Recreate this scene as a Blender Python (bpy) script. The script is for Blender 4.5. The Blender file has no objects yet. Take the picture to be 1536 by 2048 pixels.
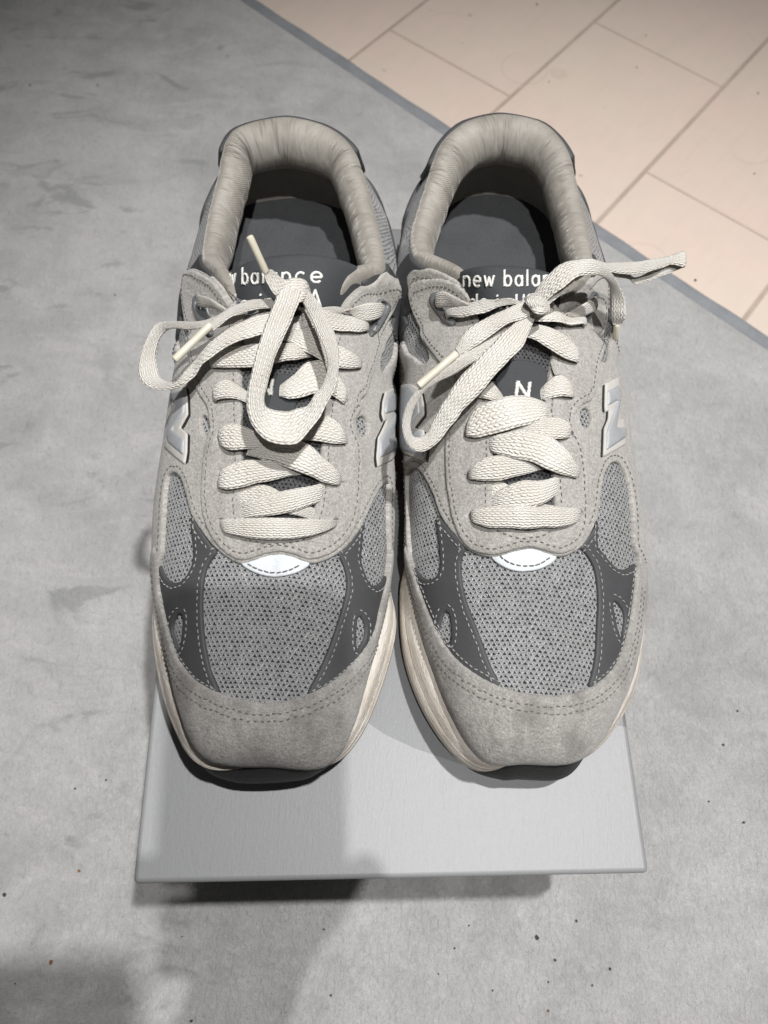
import bpy, math, random
import numpy as np
from mathutils import Vector, Matrix
from mathutils.bvhtree import BVHTree
from mathutils.geometry import delaunay_2d_cdt
random.seed(7); rng = np.random.default_rng(7)
SC = bpy.context.scene
COL = SC.collection

# ------------------------------------------------------------------ camera, world, lamps, exposure
F_PX, PITCH, ROLL, CAM_Z = 1524.28, math.radians(65.48), math.radians(4.499), 0.49
BOX_Z = 0.125                                    # height of the shoebox top above the floor
fw = np.array([0, math.cos(PITCH), -math.sin(PITCH)])
_up = np.array([0, math.sin(PITCH), math.cos(PITCH)]); _rt = np.array([1.0, 0, 0])
AX = math.cos(ROLL)*_rt + math.sin(ROLL)*_up
AY = -math.sin(ROLL)*_rt + math.cos(ROLL)*_up
CAM = np.array([0, 0, CAM_Z])
cd = bpy.data.cameras.new('camera'); cam = bpy.data.objects.new('camera', cd); COL.objects.link(cam)
cam.matrix_world = Matrix(((AX[0], AY[0], -fw[0], 0), (AX[1], AY[1], -fw[1], 0), (AX[2], AY[2], -fw[2], CAM_Z), (0, 0, 0, 1)))
cd.sensor_fit = 'HORIZONTAL'; cd.sensor_width = 36; cd.lens = F_PX/1536*36
cd.clip_start = 0.01; cd.clip_end = 50
cd.dof.use_dof = True; cd.dof.focus_distance = 0.35; cd.dof.aperture_fstop = 14.0
SC.camera = cam
SC.view_settings.view_transform = 'Standard'; SC.view_settings.look = 'None'
SC.view_settings.exposure = 0.0; SC.view_settings.gamma = 1.0
W = bpy.data.worlds.new('World'); SC.world = W; W.use_nodes = True
bg = W.node_tree.nodes['Background']; bg.inputs[0].default_value = (1.0, 0.99, 0.98, 1); bg.inputs[1].default_value = 0.065

def spot(name, loc, aim, watts, size, blend, radius, col=(1, 0.97, 0.93)):
    l = bpy.data.lights.new(name, 'SPOT'); l.energy = watts; l.spot_size = math.radians(size); l.spot_blend = blend
    l.shadow_soft_size = radius; l.color = col
    o = bpy.data.objects.new(name, l); COL.objects.link(o)
    d = Vector(aim)-Vector(loc); o.location = loc; o.rotation_euler = d.to_track_quat('-Z', 'Y').to_euler()
    return o
spot('ceiling_spot', (0.52, 0.33, 2.6), (0.22, 0.16, 0), 276, 43, 1.0, 0.042, (1, 0.99, 0.98))
spot('ceiling_spot', (0.15, -0.54, 2.6), (0.08, 0.0, 0), 145, 36, 0.9, 0.022, (1, 0.99, 0.98))

# ------------------------------------------------------------------ pixel helpers (full-size photograph pixels -> points at a height over the box top)
def ray(px, py):
    return fw + (px-768)/F_PX*AX - (py-1024)/F_PX*AY
def P(px, py, z):
    d = ray(px, py); return CAM + d*((BOX_Z+z-CAM_Z)/d[2])
def to_px(V):
    D = np.asarray(V)-CAM; k = D@fw
    return np.stack([768+F_PX*(D@AX)/k, 1024-F_PX*(D@AY)/k], -1)
CROP = {'c1': (340, 200, 500/1536), 'c2': (760, 200, 640/1536), 'c3': (260, 440, 580/1536), 'c4': (300, 800, 540/1536),
        'c5': (770, 560, 540/1536), 'c6': (770, 800, 540/1536), 'c7': (270, 1060, 540/1536), 'c8': (780, 1060, 540/1536)}
def K(c, pts):
    ox, oy, s = CROP[c]
    out = []
    for p in pts:
        q = list(p); q[0] = ox+s*p[0]; q[1] = oy+s*p[1]
        if c and len(q) >= 4: q[2] = ox+s*p[2]; q[3] = oy+s*p[3]
        out.append(tuple(q))
    return out

# ------------------------------------------------------------------ scene helpers
def link(o, parent=None):
    COL.objects.link(o)
    if parent is not None: o.parent = parent
    return o
ORG = {}
def mesh_obj(name, V, Fc, mat, parent=None, uv=None, smooth=True, sharp=None):
    V = np.asarray(V, dtype=float)
    root = parent
    while root is not None and root.parent is not None: root = root.parent
    if root is not None and root.name in ORG: V = V-ORG[root.name]
    me = bpy.data.meshes.new(name); me.from_pydata(V.tolist(), [], [tuple(int(i) for i in f) for f in Fc])
    if uv is not None:
        uv = np.asarray(uv, dtype=float)
        lay = me.uv_layers.new(name='UVMap'); li = np.empty(len(me.loops), dtype=np.int32); me.loops.foreach_get('vertex_index', li)
        lay.data.foreach_set('uv', uv[li].astype(np.float32).ravel())
    if smooth: me.polygons.foreach_set('use_smooth', [True]*len(me.polygons))
    me.validate(); me.update()
    if sharp is not None:
        me.set_sharp_from_angle(angle=math.radians(sharp))
    o = bpy.data.objects.new(name, me)
    if mat is not None: me.materials.append(mat)
    return link(o, parent)
def thing(name, label, cat, loc, group=None):
    o = bpy.data.objects.new(name, None); o.location = loc; o.empty_display_size = 0.02; COL.objects.link(o)
    o['label'] = label; o['category'] = cat
    if group: o['group'] = group
    ORG[o.name] = np.array(loc, dtype=float)
    return o
def norm(v):
    v = np.asarray(v, dtype=float); n = np.linalg.norm(v, axis=-1, keepdims=True); return v/np.maximum(n, 1e-12)

# ------------------------------------------------------------------ node helpers
class NT:
    def __init__(s, name, rough=0.6, spec=0.5):
        s.m = bpy.data.materials.new(name); s.m.use_nodes = True; s.t = s.m.node_tree; s.b = s.t.nodes['Principled BSDF']
        s.b.inputs['Roughness'].default_value = rough; s.b.inputs['Specular IOR Level'].default_value = spec
    def n(s, typ, **kw):
        nd = s.t.nodes.new(typ)
        for k, v in kw.items(): setattr(nd, k, v)
        return nd
    def set(s, sock, v):
        if hasattr(v, 'links') or isinstance(v, bpy.types.NodeSocket): s.t.links.new(v, sock)
        else: sock.default_value = v
    def math(s, op, a, b=0.0, c=None):
        nd = s.n('ShaderNodeMath', operation=op); s.set(nd.inputs[0], a); s.set(nd.inputs[1], b)
        if c is not None: s.set(nd.inputs[2], c)
        return nd.outputs[0]
    def uv(s):
        nd = s.n('ShaderNodeUVMap'); return nd.outputs[0]
    def obj(s):
        return s.n('ShaderNodeTexCoord').outputs['Object']
    def sep(s, v):
        nd = s.n('ShaderNodeSeparateXYZ'); s.set(nd.inputs[0], v); return nd.outputs
    def mapping(s, v, scale=(1, 1, 1), rot=(0, 0, 0)):
        nd = s.n('ShaderNodeMapping'); s.set(nd.inputs[0], v); nd.inputs['Scale'].default_value = scale; nd.inputs['Rotation'].default_value = rot
        return nd.outputs[0]
    def noise(s, v, scale, detail=4, rough=0.55, dist=0.0, col=False):
        nd = s.n('ShaderNodeTexNoise'); s.set(nd.inputs['Vector'], v); nd.inputs['Scale'].default_value = scale
        nd.inputs['Detail'].default_value = detail; nd.inputs['Roughness'].default_value = rough; nd.inputs['Distortion'].default_value = dist
        return nd.outputs['Color' if col else 'Fac']
    def voro(s, v, scale, feature='F1', rand=1.0):
        nd = s.n('ShaderNodeTexVoronoi', feature=feature); s.set(nd.inputs['Vector'], v); nd.inputs['Scale'].default_value = scale
        nd.inputs['Randomness'].default_value = rand
        return nd.outputs['Distance']
    def ramp(s, f, stops):
        nd = s.n('ShaderNodeValToRGB'); s.set(nd.inputs[0], f); cr = nd.color_ramp
        while len(cr.elements) < len(stops): cr.elements.new(0.5)
        for e, (p, c) in zip(cr.elements, stops):
            e.position = p; e.color = (c[0], c[1], c[2], 1) if hasattr(c, '__len__') else (c, c, c, 1)
        return nd.outputs[0]
    def smooth(s, x, a, b):
        nd = s.n('ShaderNodeMapRange', interpolation_type='SMOOTHSTEP'); s.set(nd.inputs[0], x)
        nd.inputs[1].default_value = a; nd.inputs[2].default_value = b; nd.inputs[3].default_value = 0; nd.inputs[4].default_value = 1
        return nd.outputs[0]
    def mix(s, f, a, b, mode='MIX'):
        nd = s.n('ShaderNodeMix', data_type='RGBA', blend_type=mode); s.set(nd.inputs[0], f)
        for sk, v in ((nd.inputs[6], a), (nd.inputs[7], b)):
            if isinstance(v, bpy.types.NodeSocket): s.t.links.new(v, sk)
            else: sk.default_value = (v[0], v[1], v[2], 1)
        return nd.outputs[2]
    def color(s, v): s.set(s.b.inputs['Base Color'], v if isinstance(v, bpy.types.NodeSocket) else (v[0], v[1], v[2], 1))
    def bump(s, h, dist, strength=1.0, prev=None):
        nd = s.n('ShaderNodeBump'); s.set(nd.inputs['Height'], h); nd.inputs['Distance'].default_value = dist; nd.inputs['Strength'].default_value = strength
        if prev is not None: s.t.links.new(prev, nd.inputs['Normal'])
        return nd.outputs[0]
    def normal(s, v): s.t.links.new(v, s.b.inputs['Normal'])
    def sheen(s, w, r=0.4, tint=(1, 1, 1)):
        s.b.inputs['Sheen Weight'].default_value = w; s.b.inputs['Sheen Roughness'].default_value = r; s.b.inputs['Sheen Tint'].default_value = (*tint, 1)

def net_material(name, pu, pv, thread, hole, holer=(0.10, 0.30)):
    """open knitted mesh: staggered three-cornered holes under arched pale threads (uv in metres)"""
    k = NT(name, 0.33, 0.6); uv = k.uv(); o = k.sep(uv)
    w1 = k.math('MULTIPLY', k.math('SUBTRACT', k.noise(uv, 150, 2), 0.5), 0.7); w2 = k.math('MULTIPLY', k.math('SUBTRACT', k.noise(uv, 700, 2), 0.5), 0.35)
    wob = k.math('ADD', w1, w2)
    a = k.math('ADD', k.math('DIVIDE', o[0], pu), wob)
    b = k.math('ADD', k.math('DIVIDE', o[1], pv), k.math('MULTIPLY', wob, -0.8))
    row = k.math('FLOOR', b); par = k.math('MULTIPLY', k.math('FLOORED_MODULO', row, 2.0), 0.5)
    ap = k.math('ADD', a, par); col = k.math('FLOOR', ap)
    fa = k.math('SUBTRACT', k.math('FRACT', ap), 0.5); fb = k.math('SUBTRACT', k.math('FRACT', b), 0.5)
    cid = k.n('ShaderNodeCombineXYZ'); k.set(cid.inputs[0], col); k.set(cid.inputs[1], row)
    wn = k.n('ShaderNodeTexWhiteNoise', noise_dimensions='2D'); k.t.links.new(cid.outputs[0], wn.inputs[0]); rnd = wn.outputs[0]
    up_ = k.math('ADD', k.math('MULTIPLY', k.math('ABSOLUTE', fa), 0.95), k.math('MULTIPLY', fb, 0.55))
    dn = k.math('MULTIPLY', fb, -1.0)
    d = k.math('SMOOTH_MAX', up_, dn, 0.15)
    d = k.math('SUBTRACT', d, k.math('MULTIPLY', k.math('SUBTRACT', rnd, 0.5), 0.09))
    m = k.smooth(d, holer[0], holer[1])
    rim = k.math('SUBTRACT', 1.0, k.smooth(k.math('ABSOLUTE', k.math('SUBTRACT', d, holer[1]+0.04)), 0.0, 0.11))
    fine = k.noise(uv, 2600, 2, 0.6); strand = k.math('SINE', k.math('MULTIPLY', k.math('ADD', k.math('MULTIPLY', k.math('ABSOLUTE', fa), 1.6), k.math('MULTIPLY', fb, 1.3)), 30.0))
    big = k.noise(uv, 45, 3)
    tcol = k.mix(k.smooth(fine, 0.3, 0.7), [c*0.5 for c in thread], [min(1, c*1.1) for c in thread])
    tcol = k.mix(k.math('MULTIPLY', rim, 0.75), tcol, [min(1, c*1.5) for c in thread])
    tcol = k.mix(k.math('MULTIPLY', rnd, 0.22), tcol, k.mix(1.0, tcol, (0.6, 0.6, 0.6), 'MULTIPLY'))
    tcol = k.mix(k.smooth(big, 0.35, 0.65), tcol, k.mix(1.0, tcol, (0.91, 0.91, 0.91), 'MULTIPLY'))
    k.color(k.mix(m, hole, tcol))
    h = k.math('ADD', m, k.math('MULTIPLY', strand, 0.12)); h = k.math('ADD', h, k.math('ADD', k.math('MULTIPLY', fine, 0.35), k.math('MULTIPLY', rim, 0.35)))
    k.normal(k.bump(h, 0.0008, 1.0))
    return k.m
def suede_material(name, base, scale=1.0, dirt=(0.24, 0.215, 0.19), dirtamt=(0.58, 0.8)):
    k = NT(name, 0.95, 0.15); uv = k.uv()
    f1 = k.noise(uv, 1050*scale, 5, 0.75); f2 = k.noise(uv, 420*scale, 3, 0.6); big = k.noise(uv, 55, 4, 0.6)
    c = k.mix(k.smooth(f1, 0.28, 0.72), [v*0.66 for v in base], [min(1, v*1.26) for v in base])
    c = k.mix(k.smooth(f2, 0.3, 0.75), c, k.mix(1.0, c, (0.80, 0.79, 0.78), 'MULTIPLY'))
    c = k.mix(k.math('MULTIPLY', k.smooth(big, dirtamt[0], dirtamt[1]), 0.6), c, dirt)
    nap = k.noise(k.mapping(uv, (1, 0.5, 1), (0, 0, 0.4)), 120*scale, 4, 0.65, 0.8)
    c = k.mix(k.math('MULTIPLY', k.smooth(nap, 0.42, 0.68), 0.5), c, k.mix(1.0, c, (0.80, 0.79, 0.78), 'MULTIPLY'))
    c = k.mix(k.math('MULTIPLY', k.smooth(nap, 0.48, 0.30), 0.35), c, k.mix(1.0, c, (1.18, 1.18, 1.17), 'MULTIPLY'))
    pits = k.smooth(k.noise(uv, 700*scale, 2, 0.5), 0.30, 0.38)
    c = k.mix(pits, k.mix(1.0, c, (0.78, 0.77, 0.76), 'MULTIPLY'), c)
    k.color(c); k.sheen(0.25, 0.5)
    h = k.math('ADD', k.math('MULTIPLY', f1, 0.6), k.math('MULTIPLY', f2, 0.8))
    k.normal(k.bump(h, 0.0011, 0.9))
    return k.m
def plain(name, base, rough=0.5, spec=0.5, grain=900, amt=0.15, bump=0.0002, metallic=0.0):
    k = NT(name, rough, spec); v = k.obj(); f = k.noise(v, grain, 4, 0.6); b = k.noise(v, 60, 3)
    c = k.mix(f, [x*(1-amt) for x in base], [min(1, x*(1+amt)) for x in base])
    c = k.mix(k.smooth(b, 0.35, 0.7), c, k.mix(1.0, c, (0.88, 0.88, 0.88), 'MULTIPLY'))
    k.color(c); k.b.inputs['Metallic'].default_value = metallic
    k.normal(k.bump(f, bump, 0.8)); return k.m
def lace_material():
    k = NT('lace_cotton', 0.7, 0.3); uv = k.uv(); o = k.sep(uv)       # u along the lace in metres, v across in metres
    pu, pv = 0.0024, 0.00088
    wob = k.math('MULTIPLY', k.math('SUBTRACT', k.noise(uv, 420, 2), 0.5), 0.5)
    row = k.math('ADD', k.math('DIVIDE', o[1], pv), k.math('ADD', 20.0, wob)); ri = k.math('FLOOR', row)
    par = k.math('FLOORED_MODULO', ri, 2.0); sgn = k.math('SUBTRACT', k.math('MULTIPLY', par, 2.0), 1.0)
    fb = k.math('SUBTRACT', k.math('FRACT', row), 0.5)
    a = k.math('ADD', k.math('DIVIDE', o[0], pu), k.math('ADD', k.math('MULTIPLY', par, 0.5), k.math('MULTIPLY', k.math('MULTIPLY', fb, sgn), 0.55)))
    a = k.math('ADD', a, wob)
    fa = k.math('SUBTRACT', k.math('FRACT', a), 0.5)
    d = k.math('SQRT', k.math('ADD', k.math('POWER', k.math('MULTIPLY', fa, 1.0), 2.0), k.math('POWER', k.math('MULTIPLY', fb, 1.05), 2.0)))
    m = k.math('SUBTRACT', 1.0, k.smooth(d, 0.12, 0.66))
    fib = k.noise(k.mapping(uv, (1, 2.5, 1), (0, 0, 0.5)), 2600, 3, 0.6); big = k.noise(uv, 70, 3)
    base = k.mix(k.smooth(big, 0.35, 0.7), (0.80, 0.775, 0.72), (0.73, 0.69, 0.625))
    c = k.mix(m, k.mix(1.0, base, (0.87, 0.86, 0.845), 'MULTIPLY'), base)
    c = k.mix(k.math('MULTIPLY', k.smooth(fib, 0.45, 0.75), 0.2), c, k.mix(1.0, c, (0.8, 0.8, 0.8), 'MULTIPLY'))
    k.color(c); k.sheen(0.2, 0.4)
    h = k.math('ADD', m, k.math('MULTIPLY', fib, 0.25))
    k.normal(k.bump(k.noise(uv, 190, 3, 0.6), 0.0016, 0.5, None) if False else k.bump(h, 0.00075, 0.9, k.bump(k.noise(k.mapping(uv, (1, 0.5, 1)), 170, 3, 0.6), 0.0025, 0.45))); return k.m
def lining_material():
    k = NT('satin_lining', 0.5, 0.45); uv = k.uv(); o = k.sep(uv)
    tw = k.math('SINE', k.math('MULTIPLY', k.math('ADD', o[0], o[1]), 2*math.pi/0.0011))
    wr = k.noise(k.mapping(uv, (1, 0.28, 1)), 95, 3, 0.55, 0.6)
    big = k.noise(uv, 40, 3); fine = k.noise(uv, 1800, 2)
    c = k.mix(k.smooth(big, 0.35, 0.7), (0.37, 0.346, 0.308), (0.29, 0.267, 0.234))
    c = k.mix(k.math('MULTIPLY', fine, 0.4), c, k.mix(1.0, c, (0.7, 0.7, 0.7), 'MULTIPLY'))
    k.color(c); k.sheen(0.35, 0.35, (1, 0.95, 0.88))
    wr2 = k.noise(k.mapping(uv, (1, 0.16, 1)), 330, 3, 0.6, 0.4); cr = k.smooth(k.noise(k.mapping(uv, (1, 0.22, 1)), 60, 2, 0.5, 0.5), 0.30, 0.40)
    n1 = k.bump(cr, 0.0022, 0.6, k.bump(wr2, 0.0018, 0.6, k.bump(wr, 0.006, 0.55))); n2 = k.bump(tw, 0.00012, 0.5, n1)
    k.normal(n2); return k.m
def midsole_material():
    k = NT('midsole_foam', 0.65, 0.35); v = k.obj(); uv = k.uv()
    cr = k.noise(k.mapping(uv, (0.35, 1.6, 1)), 520, 4, 0.65, 1.2); big = k.noise(v, 60, 3); st = k.noise(k.mapping(uv, (0.05, 1, 1)), 700, 3)
    c = k.mix(k.smooth(big, 0.35, 0.7), (0.64, 0.595, 0.535), (0.54, 0.485, 0.42))
    c = k.mix(k.smooth(cr, 0.42, 0.30), c, k.mix(1.0, c, (0.62, 0.58, 0.53), 'MULTIPLY'))
    c = k.mix(k.math('MULTIPLY', k.smooth(st, 0.5, 0.7), 0.2), c, (0.72, 0.68, 0.62))
    k.color(c); k.normal(k.bump(k.math('ADD', cr, k.math('MULTIPLY', st, 0.6)), 0.0009, 0.8)); return k.m

M = {}
M['net'] = net_material('open_knit_mesh', 0.00225, 0.00178, (0.60, 0.605, 0.61), (0.045, 0.046, 0.048))
M['netfine'] = net_material('fine_knit_mesh', 0.0021, 0.0016, (0.50, 0.505, 0.51), (0.06, 0.062, 0.065))
M['netdark'] = net_material('dark_tongue_mesh', 0.0019, 0.0015, (0.20, 0.20, 0.21), (0.02, 0.02, 0.02))
M['suede'] = suede_material('pale_suede', (0.45, 0.432, 0.404))
M['toesuede'] = suede_material('worn_toe_suede', (0.395, 0.38, 0.358), 1.1, (0.16, 0.148, 0.136), (0.44, 0.66))
M['dark'] = plain('charcoal_overlay', (0.062, 0.063, 0.066), 0.6, 0.35, 1400, 0.25, 0.00012)
M['tongue'] = plain('charcoal_tongue_cloth', (0.058, 0.061, 0.065), 0.8, 0.25, 1900, 0.35, 0.0003)
M['silver'] = plain('silver_foil', (0.46, 0.475, 0.49), 0.6, 0.5, 1500, 0.28, 0.0004, 0.35)
M['trim'] = plain('pale_logo_trim', (0.52, 0.50, 0.47), 0.6, 0.4, 700, 0.15, 0.0002)
M['reflect'] = plain('reflective_tape', (0.62, 0.655, 0.68), 0.5, 0.5, 2200, 0.25, 0.0003)
M['lining'] = lining_material()
M['innerlining'] = plain('shaded_heel_lining', (0.30, 0.275, 0.24), 0.75, 0.3, 1500, 0.2, 0.0003)  # lining colour darkened for the shade inside the heel cup
M['insole'] = plain('insole_cloth', (0.062, 0.064, 0.067), 0.85, 0.25, 1300, 0.4, 0.0005)
M['lace'] = lace_material()
M['aglet'] = plain('clear_aglet_plastic', (0.66, 0.62, 0.50), 0.25, 0.5, 300, 0.12, 0.0001)
M['midsole'] = midsole_material()
M['rubber'] = plain('black_rubber', (0.018, 0.0175, 0.017), 0.55, 0.4, 700, 0.4, 0.0006)
M['tpu'] = plain('grey_lace_loop_plastic', (0.15, 0.155, 0.16), 0.35, 0.5, 900, 0.1, 0.0001)
M['thread_light'] = plain('pale_thread', (0.36, 0.36, 0.35), 0.7, 0.3)
M['thread_dark'] = plain('dark_thread', (0.15, 0.142, 0.13), 0.8, 0.2)
M['embroidery'] = plain('white_embroidery', (0.75, 0.74, 0.70), 0.6, 0.4)
# ------------------------------------------------------------------ shoe upper: a closed loop of ribs from the sole edge to the instep ridge / collar rim
def pchip(X, n):
    """monotone cubic through periodic rows X (N,d); n samples per span"""
    X = np.asarray(X, dtype=float); N = len(X)
    D = np.roll(X, -1, 0)-X; Dm = np.roll(D, 1, 0)
    T = np.where(D*Dm > 0, 2*D*Dm/np.where(np.abs(D+Dm) < 1e-12, 1, D+Dm), 0)
    t = np.linspace(0, 1, n, endpoint=False)[None, :, None]
    X1, T1 = np.roll(X, -1, 0), np.roll(T, -1, 0)
    h = (2*t**3-3*t**2+1)*X[:, None]+(t**3-2*t**2+t)*T[:, None]+(-2*t**3+3*t**2)*X1[:, None]+(t**3-t**2)*T1[:, None]
    return h.reshape(N*n, -1)
def catmull(X, n):
    X = np.asarray(X, dtype=float); N = len(X); X1 = np.roll(X, -1, 0)
    T = (X1-np.roll(X, 1, 0))/2; T1 = np.roll(T, -1, 0)
    t = np.linspace(0, 1, n, endpoint=False)[None, :, None]
    h = (2*t**3-3*t**2+1)*X[:, None]+(t**3-2*t**2+t)*T[:, None]+(-2*t**3+3*t**2)*X1[:, None]+(t**3-t**2)*T1[:, None]
    return h.reshape(N*n, -1)
NS, NV = 10, 46
class Upper:
    def __init__(s, knots, flare, rubber, lift):
        Pk, Tk, wk = [], [], []
        for p, t, w in knots:
            Pk.append(p[1:] if p[0] == 'W' else P(*p)-[0, 0, BOX_Z]); Tk.append(P(*t)-[0, 0, BOX_Z]); wk.append([w])
        s.N = len(knots)
        s.Pl = catmull(Pk, NS)+[0, 0, BOX_Z]; s.Tl = pchip(Tk, NS)+[0, 0, BOX_Z]; w = pchip(wk, NS)
        s.flare = catmull(np.array(flare)[:, None], NS)[:, 0]; s.rubber = pchip(np.array(rubber)[:, None], NS)[:, 0]
        s.lift = pchip(np.array(lift)[:, None], NS)[:, 0]
        tan = norm(np.roll(s.Pl, -1, 0)-np.roll(s.Pl, 1, 0)); s.out = norm(np.stack([tan[:, 1], -tan[:, 0], 0*tan[:, 0]], -1))
        cen = s.Pl.mean(0)
        if ((s.Pl-cen)*s.out).sum() < 0: s.out = -s.out
        ku = np.arange(len(w))/NS; ku = np.minimum(ku, s.N-ku); tw = (w[:, 0]*np.clip((ku-0.9)/1.6, 0, 1))[:, None]
        s.Pl = s.Pl-s.out*0.0019*tw; s.flare = s.flare+0.0019*tw[:, 0]
        if ((s.Pl-cen)*s.out).sum() < 0: s.out = -s.out
        dz = (s.Tl-s.Pl)[:, 2:3]; Z = np.array([[0, 0, 1.0]])
        uu = np.arange(len(w))/NS; hl = (1-0.9*np.exp(-((uu-20)/3.4)**4))[:, None]
        B1 = s.Pl+s.out*(0.004*w+0.009*hl*(1-w))+Z*dz*(0.55*w+0.38*(1-w))
        dxy = (s.Pl-s.Tl)*[1, 1, 0]
        B2 = s.Tl+w*dxy*0.46+(1-w)*(s.out*0.006*hl-Z*dz*0.35)
        v = np.linspace(0, 1, NV)[None, :, None]
        S = (1-v)**3*s.Pl[:, None]+3*v*(1-v)**2*B1[:, None]+3*v*v*(1-v)*B2[:, None]+v**3*s.Tl[:, None]
        s.S = S; s.nu = S.shape[0]
        # unrolled coordinates: distance along the rib from the top edge, laid out in plan
        seg = np.linalg.norm(np.diff(S, axis=1), axis=2); L = np.concatenate([np.zeros((s.nu, 1)), np.cumsum(seg[:, ::-1], 1)], 1)[:, ::-1]
        d = norm(dxy); s.W = s.Tl[:, None, :2]+d[:, None, :2]*L[..., None]
        nu = s.nu
        F = []
        for i in range(nu):
            j = (i+1) % nu
            for k in range(NV-1): F.append((i*NV+k, j*NV+k, j*NV+k+1, i*NV+k+1))
        s.F = F; V = S.reshape(-1, 3); s.V = V; s.W2 = s.W.reshape(-1, 2)
        du = np.roll(S, -1, 0)-np.roll(S, 1, 0); dv = np.gradient(S, axis=1)
        n = norm(np.cross(du, dv)).reshape(-1, 3)
        out3 = np.repeat(s.out+[0, 0, 0.6], NV, 0)
        flip = np.sign((n*out3).sum(1, keepdims=True)); flip[flip == 0] = 1
        n = n*flip
        # smooth the normals a little, mostly for the ridge where both sides meet
        s.Nn = n
        tri = []
        for a, b, c, e in F: tri += [(a, b, c), (a, c, e)]
        s.tri = np.array(tri)
        s.bvh = BVHTree.FromPolygons([Vector(p) for p in V], [tuple(t) for t in tri])
        s.flat = BVHTree.FromPolygons([Vector((p[0], p[1], 0)) for p in s.W2], [tuple(t) for t in tri])
        s.px = to_px(V); s.facing = ((V-CAM)*n).sum(1) < 0
    def u(s, u, v):
        """unrolled coordinates at knot number u and height fraction v"""
        a = (u*NS) % s.nu; i = int(a); f = a-i; j = (i+1) % s.nu; b = v*(NV-1); k = min(int(b), NV-2); g = b-k
        w = s.W; return (w[i, k]*(1-f)+w[j, k]*f)*(1-g)+(w[i, k+1]*(1-f)+w[j, k+1]*f)*g
    def hit(s, px, py):
        d = Vector(ray(px, py)).normalized(); r = s.bvh.ray_cast(Vector(CAM), d)
        if r[0] is None:
            dd = ((s.px-[px, py])**2).sum(1)+np.where(s.facing, 0, 400); i = int(dd.argmin()); return s.V[i], i, None
        return np.array(r[0]), None, r[2]
    def w(s, px, py):
        p, i, fi = s.hit(px, py)
        if fi is None: return s.W2[i]
        t = s.tri[fi]; bc = bary3(s.V[t], p); return bc@s.W2[t]
    def eval(s, Wp):
        """3-D point and normal for unrolled points"""
        pos = np.empty((len(Wp), 3)); nor = np.empty((len(Wp), 3))
        for q, (x, y) in enumerate(Wp):
            r = s.flat.ray_cast(Vector((x, y, 1)), Vector((0, 0, -1)))
            if r[0] is None:
                r = s.flat.find_nearest(Vector((x, y, 0))); x, y = r[0][0], r[0][1]
            t = s.tri[r[2]]; bc = bary2(s.W2[t], (x, y))
            pos[q] = bc@s.V[t]; nor[q] = bc@s.Nn[t]
        return pos, norm(nor)
    def at(s, px, py, h):
        W1 = np.array([s.w(px, py)]); p, n = s.eval(W1); return p[0]+n[0]*h, n[0]
def bary3(T, p):
    a, b = T[1]-T[0], T[2]-T[0]; c = p-T[0]
    d00, d01, d11, d20, d21 = a@a, a@b, b@b, c@a, c@b; den = d00*d11-d01*d01
    if abs(den) < 1e-20: return np.array([1.0, 0, 0])
    v = (d11*d20-d01*d21)/den; w = (d00*d21-d01*d20)/den; return np.array([1-v-w, v, w])
def bary2(T, p):
    a, b = T[1]-T[0], T[2]-T[0]; c = np.array(p)-T[0]; den = a[0]*b[1]-a[1]*b[0]
    if abs(den) < 1e-18: return np.array([1.0, 0, 0])
    v = (c[0]*b[1]-c[1]*b[0])/den; w = (a[0]*c[1]-a[1]*c[0])/den
    bc = np.array([1-v-w, v, w]); bc = np.clip(bc, -0.2, 1.2); return bc/bc.sum()

# ------------------------------------------------------------------ panels: cut shapes laid on the upper with thickness and rounded edges
def smooth_loop(pts, closed=True, it=2):
    p = np.asarray(pts, dtype=float)
    for _ in range(it):
        q = np.roll(p, -1, 0); a = 0.75*p+0.25*q; b = 0.25*p+0.75*q
        if closed: p = np.stack([a, b], 1).reshape(-1, p.shape[1])
        else: p = np.concatenate([p[:1], np.stack([a[:-1], b[:-1]], 1).reshape(-1, p.shape[1]), p[-1:]])
    return p
def resample(p, step, closed=True):
    p = np.asarray(p, dtype=float)
    if closed: p = np.concatenate([p, p[:1]])
    d = np.linalg.norm(np.diff(p, axis=0), axis=1); s = np.concatenate([[0], np.cumsum(d)]); n = max(3 if closed else 2, int(round(s[-1]/step))+(0 if closed else 1))
    t = np.linspace(0, s[-1], n, endpoint=not closed)
    return np.stack([np.interp(t, s, p[:, k]) for k in range(p.shape[1])], 1)
def inside(pts, loop):
    x, y = pts[:, 0], pts[:, 1]; r = np.zeros(len(pts), bool); a = loop; b = np.roll(loop, -1, 0)
    for (x0, y0), (x1, y1) in zip(a, b):
        if y0 == y1: continue
        c = ((y0 > y) != (y1 > y)) & (x < (x1-x0)*(y-y0)/(y1-y0)+x0); r ^= c
    return r
def dist_to(pts, loop):
    a = loop; b = np.roll(loop, -1, 0); best = np.full(len(pts), 1e9)
    for p, q in zip(a, b):
        e = q-p; l = e@e
        if l < 1e-18: continue
        t = np.clip(((pts-p)@e)/l, 0, 1); d = np.linalg.norm(pts-p-t[:, None]*e, axis=1); best = np.minimum(best, d)
    return best
def to_w(up, poly):
    out = []
    for p in poly:
        if p[0] == 'U':                      # ('U', u0, u1, v): along the sole edge
            for t in np.linspace(0, 1, max(2, int(abs(p[2]-p[1])*3)+1)): out.append(up.u(p[1]+(p[2]-p[1])*t, p[3]))
        else: out.append(up.w(p[0], p[1]))
    return np.array(out)
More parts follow.
